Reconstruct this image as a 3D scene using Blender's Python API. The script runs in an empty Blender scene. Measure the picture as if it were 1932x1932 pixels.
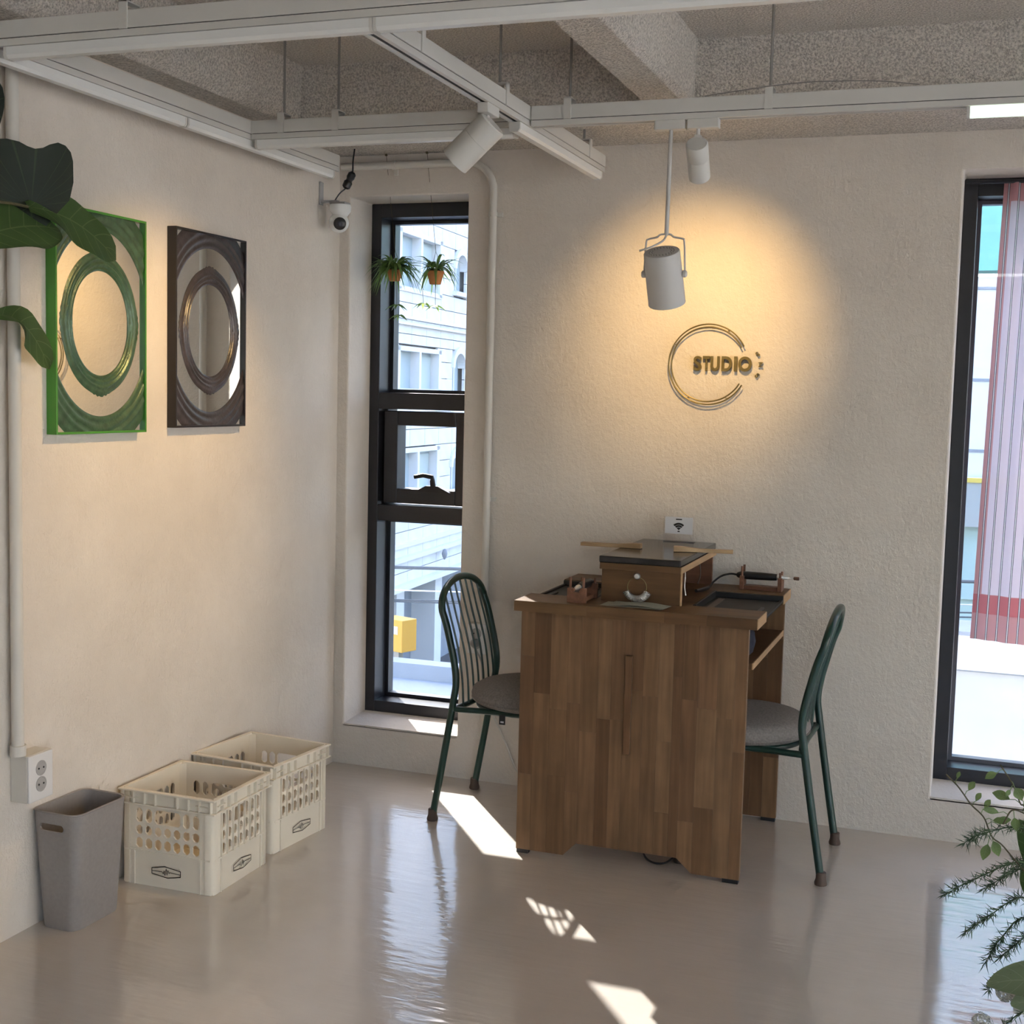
import bpy, bmesh, math, random
from mathutils import Vector, Matrix
from math import sin, cos, pi, radians as RAD
random.seed(7)
S = bpy.context.scene
COL = S.collection
# ------------------------------------------------------------------ camera
FPX = 2485.12; YAW, PITCH, ROLL = -0.34192516, 0.08926083, 0.02456735
fw = Vector((sin(YAW)*cos(PITCH), cos(YAW)*cos(PITCH), -sin(PITCH)))
r0 = Vector((cos(YAW), -sin(YAW), 0)); u0 = r0.cross(fw)
rt = cos(ROLL)*r0 + sin(ROLL)*u0; up = -sin(ROLL)*r0 + cos(ROLL)*u0
cd = bpy.data.cameras.new('camera'); cam = bpy.data.objects.new('camera', cd); COL.objects.link(cam)
cd.sensor_width = 36; cd.lens = FPX/1932*36; cd.clip_start = .02; cd.clip_end = 300
m = Matrix((rt, up, -fw)).transposed().to_4x4(); m.translation = (2.41076, -4.68446, 1.5); cam.matrix_world = m
S.camera = cam
# ------------------------------------------------------------------ world, sun, exposure
W = bpy.data.worlds.new('sky'); S.world = W; W.use_nodes = True
wt = W.node_tree; wt.nodes.clear()
sky = wt.nodes.new('ShaderNodeTexSky'); sky.sky_type = 'NISHITA'; sky.sun_disc = False
sky.sun_elevation = RAD(38); sky.sun_rotation = RAD(-37.4); sky.altitude = 60; sky.dust_density = 2.5; sky.air_density = 1.0
bg = wt.nodes.new('ShaderNodeBackground'); bg.inputs[1].default_value = 0.66
wo = wt.nodes.new('ShaderNodeOutputWorld')
wt.links.new(sky.outputs[0], bg.inputs[0]); wt.links.new(bg.outputs[0], wo.inputs[0])
sl = bpy.data.lights.new('sun', 'SUN'); sl.energy = 14.5; sl.angle = RAD(.55); sl.color = (1, .95, .86)
so = bpy.data.objects.new('sun', sl); COL.objects.link(so); so.location = (-8, 12, 12)
so.rotation_euler = Vector((.757, -1, -.864)).to_track_quat('-Z', 'Y').to_euler()
S.view_settings.view_transform = 'Standard'; S.view_settings.look = 'None'
S.view_settings.exposure = 0.79; S.view_settings.gamma = 1.0; S.view_settings.use_curve_mapping = False
S.cycles.use_denoising = True; S.cycles.max_bounces = 6; S.cycles.diffuse_bounces = 3; S.cycles.glossy_bounces = 3; S.cycles.use_adaptive_sampling = True; S.cycles.adaptive_threshold = .13; S.cycles.adaptive_min_samples = 22; S.cycles.transparent_max_bounces = 16
S.cycles.sample_clamp_indirect = 2.5; S.cycles.caustics_reflective = False; S.cycles.caustics_refractive = False

# ------------------------------------------------------------------ materials
MATS = {}
def nodes(name):
    mt = bpy.data.materials.new(name); mt.use_nodes = True; t = mt.node_tree
    return mt, t, t.nodes['Principled BSDF'], t.nodes, t.links
def M(name, col, rough=.5, metal=0., var=0., vs=6., bump=0., bs=80., bd=.002, spec=.5, stretch=None, coat=0., detail=4.):
    if name in MATS: return MATS[name]
    mt, t, p, N, L = nodes(name)
    p.inputs['Base Color'].default_value = (*col, 1); p.inputs['Roughness'].default_value = rough
    p.inputs['Metallic'].default_value = metal; p.inputs['Specular IOR Level'].default_value = spec
    p.inputs['Coat Weight'].default_value = coat
    if var or bump:
        tc = N.new('ShaderNodeTexCoord'); src = tc.outputs['Object']
        if stretch:
            mp = N.new('ShaderNodeMapping'); mp.inputs['Scale'].default_value = stretch; L.new(src, mp.inputs[0]); src = mp.outputs[0]
        if var:
            n = N.new('ShaderNodeTexNoise'); n.inputs['Scale'].default_value = vs; n.inputs['Detail'].default_value = detail; L.new(src, n.inputs['Vector'])
            r = N.new('ShaderNodeValToRGB'); r.color_ramp.elements[0].position = .3; r.color_ramp.elements[1].position = .7
            r.color_ramp.elements[0].color = (*[c*(1-var) for c in col], 1); r.color_ramp.elements[1].color = (*[min(1, c*(1+var)) for c in col], 1)
            L.new(n.outputs['Fac'], r.inputs[0]); L.new(r.outputs[0], p.inputs['Base Color'])
        if bump:
            n = N.new('ShaderNodeTexNoise'); n.inputs['Scale'].default_value = bs; n.inputs['Detail'].default_value = 5; L.new(src, n.inputs['Vector'])
            b = N.new('ShaderNodeBump'); b.inputs['Strength'].default_value = bump; b.inputs['Distance'].default_value = bd
            L.new(n.outputs['Fac'], b.inputs['Height']); L.new(b.outputs[0], p.inputs['Normal'])
    MATS[name] = mt; return mt
def emis(name, col, st):
    mt, t, p, N, L = nodes(name)
    p.inputs['Base Color'].default_value = (.9, .9, .9, 1); p.inputs['Emission Color'].default_value = (*col, 1); p.inputs['Emission Strength'].default_value = st
    MATS[name] = mt; return mt
def mat_plaster():
    mt, t, p, N, L = nodes('warm_white_plaster'); p.inputs['Roughness'].default_value = .85; p.inputs['Specular IOR Level'].default_value = .25
    tc = N.new('ShaderNodeTexCoord')
    n1 = N.new('ShaderNodeTexNoise'); n1.inputs['Scale'].default_value = 2.2; n1.inputs['Detail'].default_value = 4; n1.inputs['Roughness'].default_value = .65
    L.new(tc.outputs['Object'], n1.inputs['Vector'])
    r = N.new('ShaderNodeValToRGB'); r.color_ramp.elements[0].position = .3; r.color_ramp.elements[1].position = .72
    r.color_ramp.elements[0].color = (.70, .625, .55, 1); r.color_ramp.elements[1].color = (.81, .735, .655, 1)
    L.new(n1.outputs['Fac'], r.inputs[0]); L.new(r.outputs[0], p.inputs['Base Color'])
    mp = N.new('ShaderNodeMapping'); mp.inputs['Scale'].default_value = (1, 1, .75); L.new(tc.outputs['Object'], mp.inputs[0])
    n2 = N.new('ShaderNodeTexNoise'); n2.inputs['Scale'].default_value = 55; n2.inputs['Detail'].default_value = 3; n2.inputs['Roughness'].default_value = .72
    L.new(mp.outputs[0], n2.inputs['Vector'])
    b = N.new('ShaderNodeBump'); b.inputs['Strength'].default_value = .5; b.inputs['Distance'].default_value = .008
    L.new(n2.outputs['Fac'], b.inputs['Height']); L.new(b.outputs[0], p.inputs['Normal'])
    return mt
def mat_popcorn():
    mt, t, p, N, L = nodes('sprayed_ceiling_texture'); p.inputs['Roughness'].default_value = .95; p.inputs['Specular IOR Level'].default_value = .1
    tc = N.new('ShaderNodeTexCoord')
    v = N.new('ShaderNodeTexNoise'); v.inputs['Scale'].default_value = 150; v.inputs['Detail'].default_value = 2; v.inputs['Roughness'].default_value = .7
    L.new(tc.outputs['Object'], v.inputs['Vector'])
    r = N.new('ShaderNodeValToRGB'); e = r.color_ramp.elements
    e[0].position = .34; e[0].color = (.47, .43, .385, 1); e[1].position = .62; e[1].color = (.86, .80, .73, 1)
    L.new(v.outputs['Fac'], r.inputs[0]); L.new(r.outputs[0], p.inputs['Base Color'])
    b = N.new('ShaderNodeBump'); b.inputs['Strength'].default_value = 1; b.inputs['Distance'].default_value = .010
    L.new(v.outputs['Fac'], b.inputs['Height']); L.new(b.outputs[0], p.inputs['Normal'])
    return mt
def mat_floor():
    mt, t, p, N, L = nodes('polished_cement_floor')
    tc = N.new('ShaderNodeTexCoord')
    n1 = N.new('ShaderNodeTexNoise'); n1.inputs['Scale'].default_value = 1.3; n1.inputs['Detail'].default_value = 4; n1.inputs['Roughness'].default_value = .62
    L.new(tc.outputs['Object'], n1.inputs['Vector'])
    r = N.new('ShaderNodeValToRGB'); e = r.color_ramp.elements
    e[0].position = .3; e[0].color = (.54, .46, .385, 1); e[1].position = .7; e[1].color = (.64, .555, .47, 1)
    L.new(n1.outputs['Fac'], r.inputs[0]); L.new(r.outputs[0], p.inputs['Base Color'])
    p.inputs['Roughness'].default_value = .5
    p.inputs['Specular IOR Level'].default_value = .4; p.inputs['Coat Weight'].default_value = 1; p.inputs['Coat Roughness'].default_value = .10; p.inputs['Coat IOR'].default_value = 2.7
    # trowel strokes: warped, stretched noise + faint ridges
    mp = N.new('ShaderNodeMapping'); mp.inputs['Rotation'].default_value = (0, 0, .7); mp.inputs['Scale'].default_value = (3, 14, 1); L.new(tc.outputs['Object'], mp.inputs[0])
    n2 = N.new('ShaderNodeTexNoise'); n2.inputs['Scale'].default_value = 2.2; n2.inputs['Detail'].default_value = 3; L.new(mp.outputs[0], n2.inputs['Vector'])
    n3 = N.new('ShaderNodeTexNoise'); n3.inputs['Scale'].default_value = 3.4; n3.inputs['Detail'].default_value = 1; L.new(tc.outputs['Object'], n3.inputs['Vector'])
    a1 = N.new('ShaderNodeMath'); a1.operation = 'MULTIPLY_ADD'; a1.inputs[1].default_value = .5; L.new(n2.outputs['Fac'], a1.inputs[0]); L.new(n3.outputs['Fac'], a1.inputs[2])
    a2 = N.new('ShaderNodeMath'); a2.operation = 'ADD'; L.new(a1.outputs[0], a2.inputs[0]); a2.inputs[1].default_value = 0
    b = N.new('ShaderNodeBump'); b.inputs['Strength'].default_value = .35; b.inputs['Distance'].default_value = .008
    L.new(a2.outputs[0], b.inputs['Height']); L.new(b.outputs[0], p.inputs['Normal']); L.new(b.outputs[0], p.inputs['Coat Normal'])
    return mt
def mat_wood(name, cols, axis, rough=.45):
    """staves differ in tone by Object Info random; grain runs along one axis"""
    mt, t, p, N, L = nodes(name); p.inputs['Roughness'].default_value = rough; p.inputs['Specular IOR Level'].default_value = .35
    tc = N.new('ShaderNodeTexCoord'); oi = N.new('ShaderNodeObjectInfo')
    mu = N.new('ShaderNodeMath'); mu.operation = 'MULTIPLY'; mu.inputs[1].default_value = 37; L.new(oi.outputs['Random'], mu.inputs[0])
    av = N.new('ShaderNodeVectorMath'); av.operation = 'ADD'; L.new(tc.outputs['Object'], av.inputs[0]); L.new(mu.outputs[0], av.inputs[1])
    mp = N.new('ShaderNodeMapping'); sc = [26, 26, 26]; sc['xyz'.index(axis)] = 1.6; mp.inputs['Scale'].default_value = sc; L.new(av.outputs[0], mp.inputs[0])
    n = N.new('ShaderNodeTexNoise'); n.inputs['Scale'].default_value = 2.4; n.inputs['Detail'].default_value = 4; L.new(mp.outputs[0], n.inputs['Vector'])
    r = N.new('ShaderNodeValToRGB'); e = r.color_ramp.elements
    e[0].position = 0; e[0].color = (*cols[0], 1); e[1].position = 1; e[1].color = (*cols[-1], 1)
    for i, c in enumerate(cols[1:-1]): x = e.new((i+1)/(len(cols)-1)); x.color = (*c, 1)
    L.new(oi.outputs['Random'], r.inputs[0])
    mr = N.new('ShaderNodeMapRange'); mr.inputs['From Min'].default_value = .25; mr.inputs['From Max'].default_value = .75; mr.inputs['To Min'].default_value = .74; mr.inputs['To Max'].default_value = 1.2; L.new(n.outputs['Fac'], mr.inputs[0])
    n2 = N.new('ShaderNodeTexNoise'); n2.inputs['Scale'].default_value = 7; n2.inputs['Detail'].default_value = 3; L.new(av.outputs[0], n2.inputs['Vector'])
    mr2 = N.new('ShaderNodeMapRange'); mr2.inputs['From Min'].default_value = .3; mr2.inputs['From Max'].default_value = .7; mr2.inputs['To Min'].default_value = .84; mr2.inputs['To Max'].default_value = 1.12; L.new(n2.outputs['Fac'], mr2.inputs[0])
    mm = N.new('ShaderNodeMath'); mm.operation = 'MULTIPLY'; L.new(mr.outputs[0], mm.inputs[0]); L.new(mr2.outputs[0], mm.inputs[1])
    sv = N.new('ShaderNodeVectorMath'); sv.operation = 'SCALE'; L.new(r.outputs[0], sv.inputs[0]); L.new(mm.outputs[0], sv.inputs['Scale'])
    L.new(sv.outputs[0], p.inputs['Base Color'])
    b = N.new('ShaderNodeBump'); b.inputs['Strength'].default_value = .15; b.inputs['Distance'].default_value = .0015; L.new(n.outputs['Fac'], b.inputs['Height']); L.new(b.outputs[0], p.inputs['Normal'])
    MATS[name] = mt; return mt
def mat_glass(name, tint=(.95, .97, 1), refl=.5):
    mt, t, p, N, L = nodes(name); N.remove(p); out = N['Material Output']
    tr = N.new('ShaderNodeBsdfTransparent'); tr.inputs[0].default_value = (*tint, 1)
    gl = N.new('ShaderNodeBsdfGlossy'); gl.inputs['Roughness'].default_value = .01
    fr = N.new('ShaderNodeFresnel'); fr.inputs[0].default_value = 1.45
    mu = N.new('ShaderNodeMath'); mu.operation = 'MULTIPLY'; mu.inputs[1].default_value = refl; L.new(fr.outputs[0], mu.inputs[0])
    mx = N.new('ShaderNodeMixShader'); L.new(mu.outputs[0], mx.inputs[0]); L.new(tr.outputs[0], mx.inputs[1]); L.new(gl.outputs[0], mx.inputs[2]); L.new(mx.outputs[0], out.inputs[0])
    MATS[name] = mt; return mt
def mat_leaf(name, c0, c1, vein, nv=7, rough=.4, transl=.25):
    """veins drawn from the leaf's own UV (u along the midrib, v across)"""
    mt, t, p, N, L = nodes(name); p.inputs['Roughness'].default_value = rough
    uv = N.new('ShaderNodeUVMap'); sp = N.new('ShaderNodeSeparateXYZ'); L.new(uv.outputs[0], sp.inputs[0])
    ab = N.new('ShaderNodeMath'); ab.operation = 'ABSOLUTE'; L.new(sp.outputs[1], ab.inputs[0])
    k = N.new('ShaderNodeMath'); k.operation = 'MULTIPLY_ADD'; k.inputs[1].default_value = -.16; L.new(ab.outputs[0], k.inputs[0]); L.new(sp.outputs[0], k.inputs[2])
    k2 = N.new('ShaderNodeMath'); k2.operation = 'MULTIPLY'; k2.inputs[1].default_value = nv; L.new(k.outputs[0], k2.inputs[0])
    f = N.new('ShaderNodeMath'); f.operation = 'PINGPONG'; f.inputs[1].default_value = .5; L.new(k2.outputs[0], f.inputs[0])
    lt = N.new('ShaderNodeMath'); lt.operation = 'LESS_THAN'; lt.inputs[1].default_value = .03; L.new(f.outputs[0], lt.inputs[0])
    lm = N.new('ShaderNodeMath'); lm.operation = 'LESS_THAN'; lm.inputs[1].default_value = .028; L.new(ab.outputs[0], lm.inputs[0])
    mx = N.new('ShaderNodeMath'); mx.operation = 'MAXIMUM'; L.new(lt.outputs[0], mx.inputs[0]); L.new(lm.outputs[0], mx.inputs[1])
    sc_ = N.new('ShaderNodeMath'); sc_.operation = 'MULTIPLY'; sc_.inputs[1].default_value = .55; L.new(mx.outputs[0], sc_.inputs[0])
    tc = N.new('ShaderNodeTexCoord'); n = N.new('ShaderNodeTexNoise'); n.inputs['Scale'].default_value = 12; L.new(tc.outputs['Object'], n.inputs['Vector'])
    r = N.new('ShaderNodeValToRGB'); r.color_ramp.elements[0].color = (*c0, 1); r.color_ramp.elements[1].color = (*c1, 1); L.new(n.outputs['Fac'], r.inputs[0])
    mc = N.new('ShaderNodeMixRGB'); L.new(sc_.outputs[0], mc.inputs[0]); L.new(r.outputs[0], mc.inputs[1]); mc.inputs[2].default_value = (*vein, 1)
    L.new(mc.outputs[0], p.inputs['Base Color'])
    tl = N.new('ShaderNodeBsdfTranslucent'); L.new(mc.outputs[0], tl.inputs[0]); ms = N.new('ShaderNodeMixShader'); ms.inputs[0].default_value = transl
    L.new(p.outputs[0], ms.inputs[1]); L.new(tl.outputs[0], ms.inputs[2]); L.new(ms.outputs[0], N['Material Output'].inputs[0])
    MATS[name] = mt; return mt
def mat_cloth(name):
    """striped curtain cloth: u in metres across, v in metres up from the hem"""
    mt, t, p, N, L = nodes(name); p.inputs['Roughness'].default_value = .9; p.inputs['Specular IOR Level'].default_value = .1
    uv = N.new('ShaderNodeUVMap'); sp = N.new('ShaderNodeSeparateXYZ'); L.new(uv.outputs[0], sp.inputs[0])
    def math(op, a, b=None, c=None):
        n = N.new('ShaderNodeMath'); n.operation = op
        for i, v in enumerate((a, b, c)):
            if v is None: continue
            if isinstance(v, (int, float)): n.inputs[i].default_value = v
            else: L.new(v, n.inputs[i])
        return n.outputs[0]
    U, V = sp.outputs[0], sp.outputs[1]
    f = math('FRACT', math('DIVIDE', U, .036))
    dk = math('ADD', math('COMPARE', f, .43, .032), math('COMPARE', f, .57, .032))
    wh = math('COMPARE', f, .50, .04)
    hem = math('LESS_THAN', V, .16); hem2 = math('COMPARE', V, .125, .033); edge = math('LESS_THAN', U, .028); top = math('GREATER_THAN', V, 1.5)
    red = math('MAXIMUM', math('MAXIMUM', hem, edge), top)
    def mix(fac, a, b):
        n = N.new('ShaderNodeMixRGB'); L.new(fac, n.inputs[0])
        for i, v in ((1, a), (2, b)):
            if isinstance(v, tuple): n.inputs[i].default_value = (*v, 1)
            else: L.new(v, n.inputs[i])
        return n.outputs[0]
    c = mix(red, (.80, .68, .76), (.62, .30, .30)); c = mix(hem2, c, (.58, .16, .17)); c = mix(wh, c, (.85, .82, .80)); c = mix(dk, c, (.13, .12, .14))
    L.new(c, p.inputs['Base Color'])
    tl = N.new('ShaderNodeBsdfTranslucent'); L.new(c, tl.inputs[0]); ms = N.new('ShaderNodeMixShader'); ms.inputs[0].default_value = .55
    L.new(p.outputs[0], ms.inputs[1]); L.new(tl.outputs[0], ms.inputs[2])
    tp = N.new('ShaderNodeBsdfTransparent'); m2 = N.new('ShaderNodeMixShader'); m2.inputs[0].default_value = .04
    L.new(ms.outputs[0], m2.inputs[1]); L.new(tp.outputs[0], m2.inputs[2]); L.new(m2.outputs[0], N['Material Output'].inputs[0])
    MATS[name] = mt; return mt

PLASTER = mat_plaster(); POPCORN = mat_popcorn(); FLOOR = mat_floor()
WOODZ = mat_wood('walnut_staves_upright', [(0.139, 0.071, 0.034), (0.190, 0.101, 0.051), (0.217, 0.121, 0.060), (0.161, 0.084, 0.040), (0.237, 0.136, 0.069), (0.198, 0.108, 0.052)], 'z')
WOODX = mat_wood('walnut_staves_lying', [(0.090, 0.044, 0.019), (0.136, 0.069, 0.030), (0.167, 0.088, 0.039), (0.109, 0.055, 0.024), (0.186, 0.102, 0.046)], 'x')
WOODRED = mat_wood('reddish_hardwood', [(.17, .075, .045), (.23, .105, .06)], 'x')
WOODPALE = mat_wood('pale_bench_pin_wood', [(.42, .27, .14), (.52, .35, .19)], 'x')
WOODEDGE = mat_wood('light_wood_edge', [(.42, .26, .13), (.50, .32, .17)], 'y')
CHAR = M('charcoal_window_frame', (.016, .016, .021), .32, 0, .1, 20, spec=.55)
WHITEP = M('white_painted_metal', (.66, .64, .60), .42, 0, .04, 5)
WHITEL = M('white_diffuser_plastic', (.82, .82, .80), .35)
DARKSLOT = M('dark_slot', (.02, .02, .02), .6)
GREYROD = M('galvanised_rod', (.32, .31, .29), .4, .6)
GREEN = M('dark_green_enamel', (.008, .036, .027), .28, 0, .1, 9, spec=.5)
SEATF = M('grey_woven_seat_fabric', (.25, .225, .21), .95, 0, .18, 160, .5, 420, .0015, .1)
RUBBER = M('brown_rubber', (.075, .05, .038), .7)
BLACKP = M('black_plastic', (.012, .012, .014), .4)
BLACKM = M('matte_black_tray', (.020, .019, .020), .55, 0, .15, 14)
CHROME = M('bright_metal', (.70, .68, .65), .35, .7)
CRATE = M('ivory_crate_plastic', (.88, .79, .65), .42, 0, .05, 4, spec=.4)
INK = M('black_print', (.012, .012, .012), .6)
BIN = M('grey_bin_plastic', (.31, .28, .265), .5, 0, .05, 90, .05, 400)
PAPER = M('white_paper', (.72, .71, .72), .7)
LEAFLET = M('sage_paper', (.42, .43, .35), .6, 0, .12, 20)
GOLD = M('olive_brass_sign', (.20, .16, .068), .38, .55)
PVC = M('white_painted_pipe', (.70, .66, .60), .5, 0, .05, 6)
TERRA = M('terracotta', (.50, .21, .075), .8, 0, .15, 30)
SOIL = M('dark_soil', (.03, .022, .016), .95, 0, .3, 60, .8, 90, .006)
GLASS = mat_glass('window_glass')
MIRROR = M('mirror_glass', (.86, .87, .86), .015, 1.)
MGREEN = M('green_frame_paint', (.065, .27, .035), .3, 0, .06, 12)
PGREEN = M('green_ornament', (.058, .115, .064), .3, .15, .28, 40, .3, 110, .003)
MBLACK = M('black_frame_paint', (.018, .014, .016), .35)
PPLUM = M('plum_black_ornament', (.056, .048, .054), .3, .15, .28, 40, .3, 110, .003)
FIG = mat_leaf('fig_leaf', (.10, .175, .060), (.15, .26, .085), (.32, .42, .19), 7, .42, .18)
FIG_SHADED = mat_leaf('fig_leaf_painted_shade', (.010, .018, .012), (.016, .026, .016), (.05, .07, .035), 7, .7, .04)  # darker copy of the fig leaf, shade painted into its colour
SPIDER = mat_leaf('strap_leaf', (.045, .13, .03), (.10, .24, .05), (.25, .38, .12), 0, .4, .35)
LIME = mat_leaf('young_lime_leaf', (.24, .48, .03), (.36, .62, .06), (.5, .75, .2), 0, .4, .5)
FERN = M('fern_green', (.040, .075, .026), .55, 0, .35, 30)
SPRIG = mat_leaf('sprig_leaf', (.12, .19, .06), (.20, .28, .10), (.3, .38, .18), 6, .45, .3)
PALELEAF = mat_leaf('pale_green_leaf', (.30, .37, .22), (.40, .47, .30), (.55, .6, .42), 9, .35, .4)
PETAL = M('white_petal', (.80, .78, .70), .8, 0, .08, 30)
STEM = M('plant_stem', (.09, .075, .035), .7)
CLOTH = mat_cloth('striped_pink_cloth')
STONE = M('pale_stone_panel', (.68, .68, .69), .75, 0, .06, 1.5)
STONE2 = M('stone_trim', (.70, .70, .71), .75)
DARKG = M('outside_window_glass', (.38, .45, .49), .45)
BLUEG = M('grey_cladding', (.26, .28, .32), .7, 0, .1, 3)
ASPH = M('asphalt', (.11, .11, .115), .9, 0, .15, 4)

# ------------------------------------------------------------------ mesh helpers
def bmn(): return bmesh.new()
def box(b, x0, x1, y0, y1, z0, z1, mtx=None):
    v = [b.verts.new(p) for p in ((x0,y0,z0),(x1,y0,z0),(x1,y1,z0),(x0,y1,z0),(x0,y0,z1),(x1,y0,z1),(x1,y1,z1),(x0,y1,z1))]
    for f in ((3,2,1,0),(4,5,6,7),(0,1,5,4),(1,2,6,5),(2,3,7,6),(3,0,4,7)): b.faces.new([v[i] for i in f])
    if mtx: bmesh.ops.transform(b, matrix=mtx, verts=v)
    return b
def prism(b, pts, ax, a0, a1):
    """polygon pts in the two other axes, extruded along ax from a0 to a1"""
    def P(p, a): q = list(p); q.insert('xyz'.index(ax), a); return q
    A = [b.verts.new(P(p, a0)) for p in pts]; B = [b.verts.new(P(p, a1)) for p in pts]; n = len(pts)
    b.faces.new(A[::-1]); b.faces.new(B)
    for i in range(n): b.faces.new((A[i], A[(i+1) % n], B[(i+1) % n], B[i]))
    bmesh.ops.recalc_face_normals(b, faces=b.faces[:]); return b
def tube(b, pts, r, n=10, cap=True, closed=False):
    P = [Vector(p) for p in pts]; k = len(P); rings = []; rr = r if isinstance(r, (list, tuple)) else [r]*k
    t0 = (P[1]-P[0]).normalized(); a = Vector((0, 0, 1)) if abs(t0.z) < .9 else Vector((1, 0, 0)); nrm = t0.cross(a).normalized()
    for i in range(k):
        if closed: t = (P[(i+1) % k]-P[i-1]).normalized()
        else: t = (P[min(i+1, k-1)]-P[max(i-1, 0)]).normalized()
        nrm = (nrm - t*nrm.dot(t)).normalized(); bn = t.cross(nrm)
        rings.append([b.verts.new(P[i] + (nrm*cos(2*pi*j/n) + bn*sin(2*pi*j/n))*rr[i]) for j in range(n)])
    for i in range(k if closed else k-1):
        A, B = rings[i], rings[(i+1) % k]
        for j in range(n): b.faces.new((A[j], A[(j+1) % n], B[(j+1) % n], B[j]))
    if cap and not closed: b.faces.new(rings[0][::-1]); b.faces.new(rings[-1])
    return b
def lathe(b, prof, n=24, axis_o=(0,0,0), axis_d=(0,0,1)):
    """profile [(r, h)] about an axis"""
    d = Vector(axis_d).normalized(); a = Vector((1, 0, 0)) if abs(d.x) < .9 else Vector((0, 1, 0)); e1 = (a - d*a.dot(d)).normalized(); e2 = d.cross(e1); o = Vector(axis_o)
    rings = [[b.verts.new(o + d*h + (e1*cos(2*pi*j/n) + e2*sin(2*pi*j/n))*max(r, 1e-5)) for j in range(n)] for r, h in prof]
    for A, B in zip(rings, rings[1:]):
        for j in range(n): b.faces.new((A[j], A[(j+1) % n], B[(j+1) % n], B[j]))
    if prof[0][0] > 1e-4: b.faces.new(rings[0][::-1])
    if prof[-1][0] > 1e-4: b.faces.new(rings[-1])
    bmesh.ops.remove_doubles(b, verts=[v for r in (rings[0], rings[-1]) for v in r], dist=2e-5)
    return b
def bez(p, n=12):
    p = [Vector(q) for q in p]; out = []
    for i in range(n+1):
        t = i/n; q = p[:]
        while len(q) > 1: q = [a.lerp(c, t) for a, c in zip(q, q[1:])]
        out.append(q[0])
    return out
def catmull(p, n=6):
    P = [Vector(q) for q in p]; P = [P[0]*2-P[1]] + P + [P[-1]*2-P[-2]]; out = []
    for i in range(1, len(P)-2):
        for k in range(n):
            t = k/n; a, b_, c, d = P[i-1], P[i], P[i+1], P[i+2]
            out.append(.5*((2*b_)+(c-a)*t+(2*a-5*b_+4*c-d)*t*t+(3*b_-a-3*c+d)*t**3))
    out.append(P[-2]); return out
def obj(name, b, mat, parent=None, smooth=0, bevel=0, loc=None, label=None):
    """one mesh object; coordinates are the parent's own (local) coordinates"""
    me = bpy.data.meshes.new(name)
    if smooth: bmesh.ops.recalc_face_normals(b, faces=b.faces[:])
    b.to_mesh(me); b.free(); me.materials.append(mat)
    o = bpy.data.objects.new(name, me); COL.objects.link(o)
    if smooth:
        me.polygons.foreach_set('use_smooth', [True]*len(me.polygons))
        me.set_sharp_from_angle(angle=RAD(smooth if smooth > 1 else 40))
    if bevel:
        md = o.modifiers.new('bevel', 'BEVEL'); md.width = bevel; md.segments = 2; md.limit_method = 'ANGLE'; md.angle_limit = RAD(50)
    if parent: o.parent = parent
    if loc is not None: o.location = loc
    if label: o['label'] = label
    return o
def tag(o, label, cat, group=None, kind=None):
    o['label'] = label; o['category'] = cat
    if group: o['group'] = group
    if kind: o['kind'] = kind
    return o
def thing(name, label, cat, loc=(0,0,0), rotz=0, group=None):
    o = bpy.data.objects.new(name, None); COL.objects.link(o); o.location = loc; o.rotation_euler = (0, 0, rotz); o.empty_display_size = .05
    return tag(o, label, cat, group)
def struct(o, label=None, cat=None):
    o['kind'] = 'structure'
    if label: o['label'] = label
    if cat: o['category'] = cat
    return o
def sempty(name, label, cat, loc=(0,0,0)):
    o = bpy.data.objects.new(name, None); COL.objects.link(o); o.location = loc; return struct(o, label, cat)
def copy_tree(o, parent=None):
    c = o.copy(); COL.objects.link(c); c.parent = parent
    for ch in list(o.children): copy_tree(ch, c)
    return c
def wall_grid(us, zs, holes, f, d0, d1):
    """slab with rectangular openings; f(u, depth, z) -> point"""
    b = bmn(); V = {}
    def v(i, j, k):
        if (i, j, k) not in V: V[i, j, k] = b.verts.new(f(us[i], (d0, d1)[k], zs[j]))
        return V[i, j, k]
    def solid(i, j):
        if not (0 <= i < len(us)-1 and 0 <= j < len(zs)-1): return False
        uc, zc = (us[i]+us[i+1])/2, (zs[j]+zs[j+1])/2
        return not any(h[0] < uc < h[1] and h[2] < zc < h[3] for h in holes)
    for i in range(len(us)-1):
        for j in range(len(zs)-1):
            if not solid(i, j): continue
            for k in (0, 1): b.faces.new([v(i,j,k), v(i+1,j,k), v(i+1,j+1,k), v(i,j+1,k)])
            for di, dj, e in ((-1,0,((0,0),(0,1))), (1,0,((1,0),(1,1))), (0,-1,((0,0),(1,0))), (0,1,((0,1),(1,1)))):
                if not solid(i+di, j+dj):
                    (a, c), (g, h) = e; b.faces.new([v(i+a,j+c,0), v(i+g,j+h,0), v(i+g,j+h,1), v(i+a,j+c,1)])
    bmesh.ops.recalc_face_normals(b, faces=b.faces[:]); return b
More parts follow.
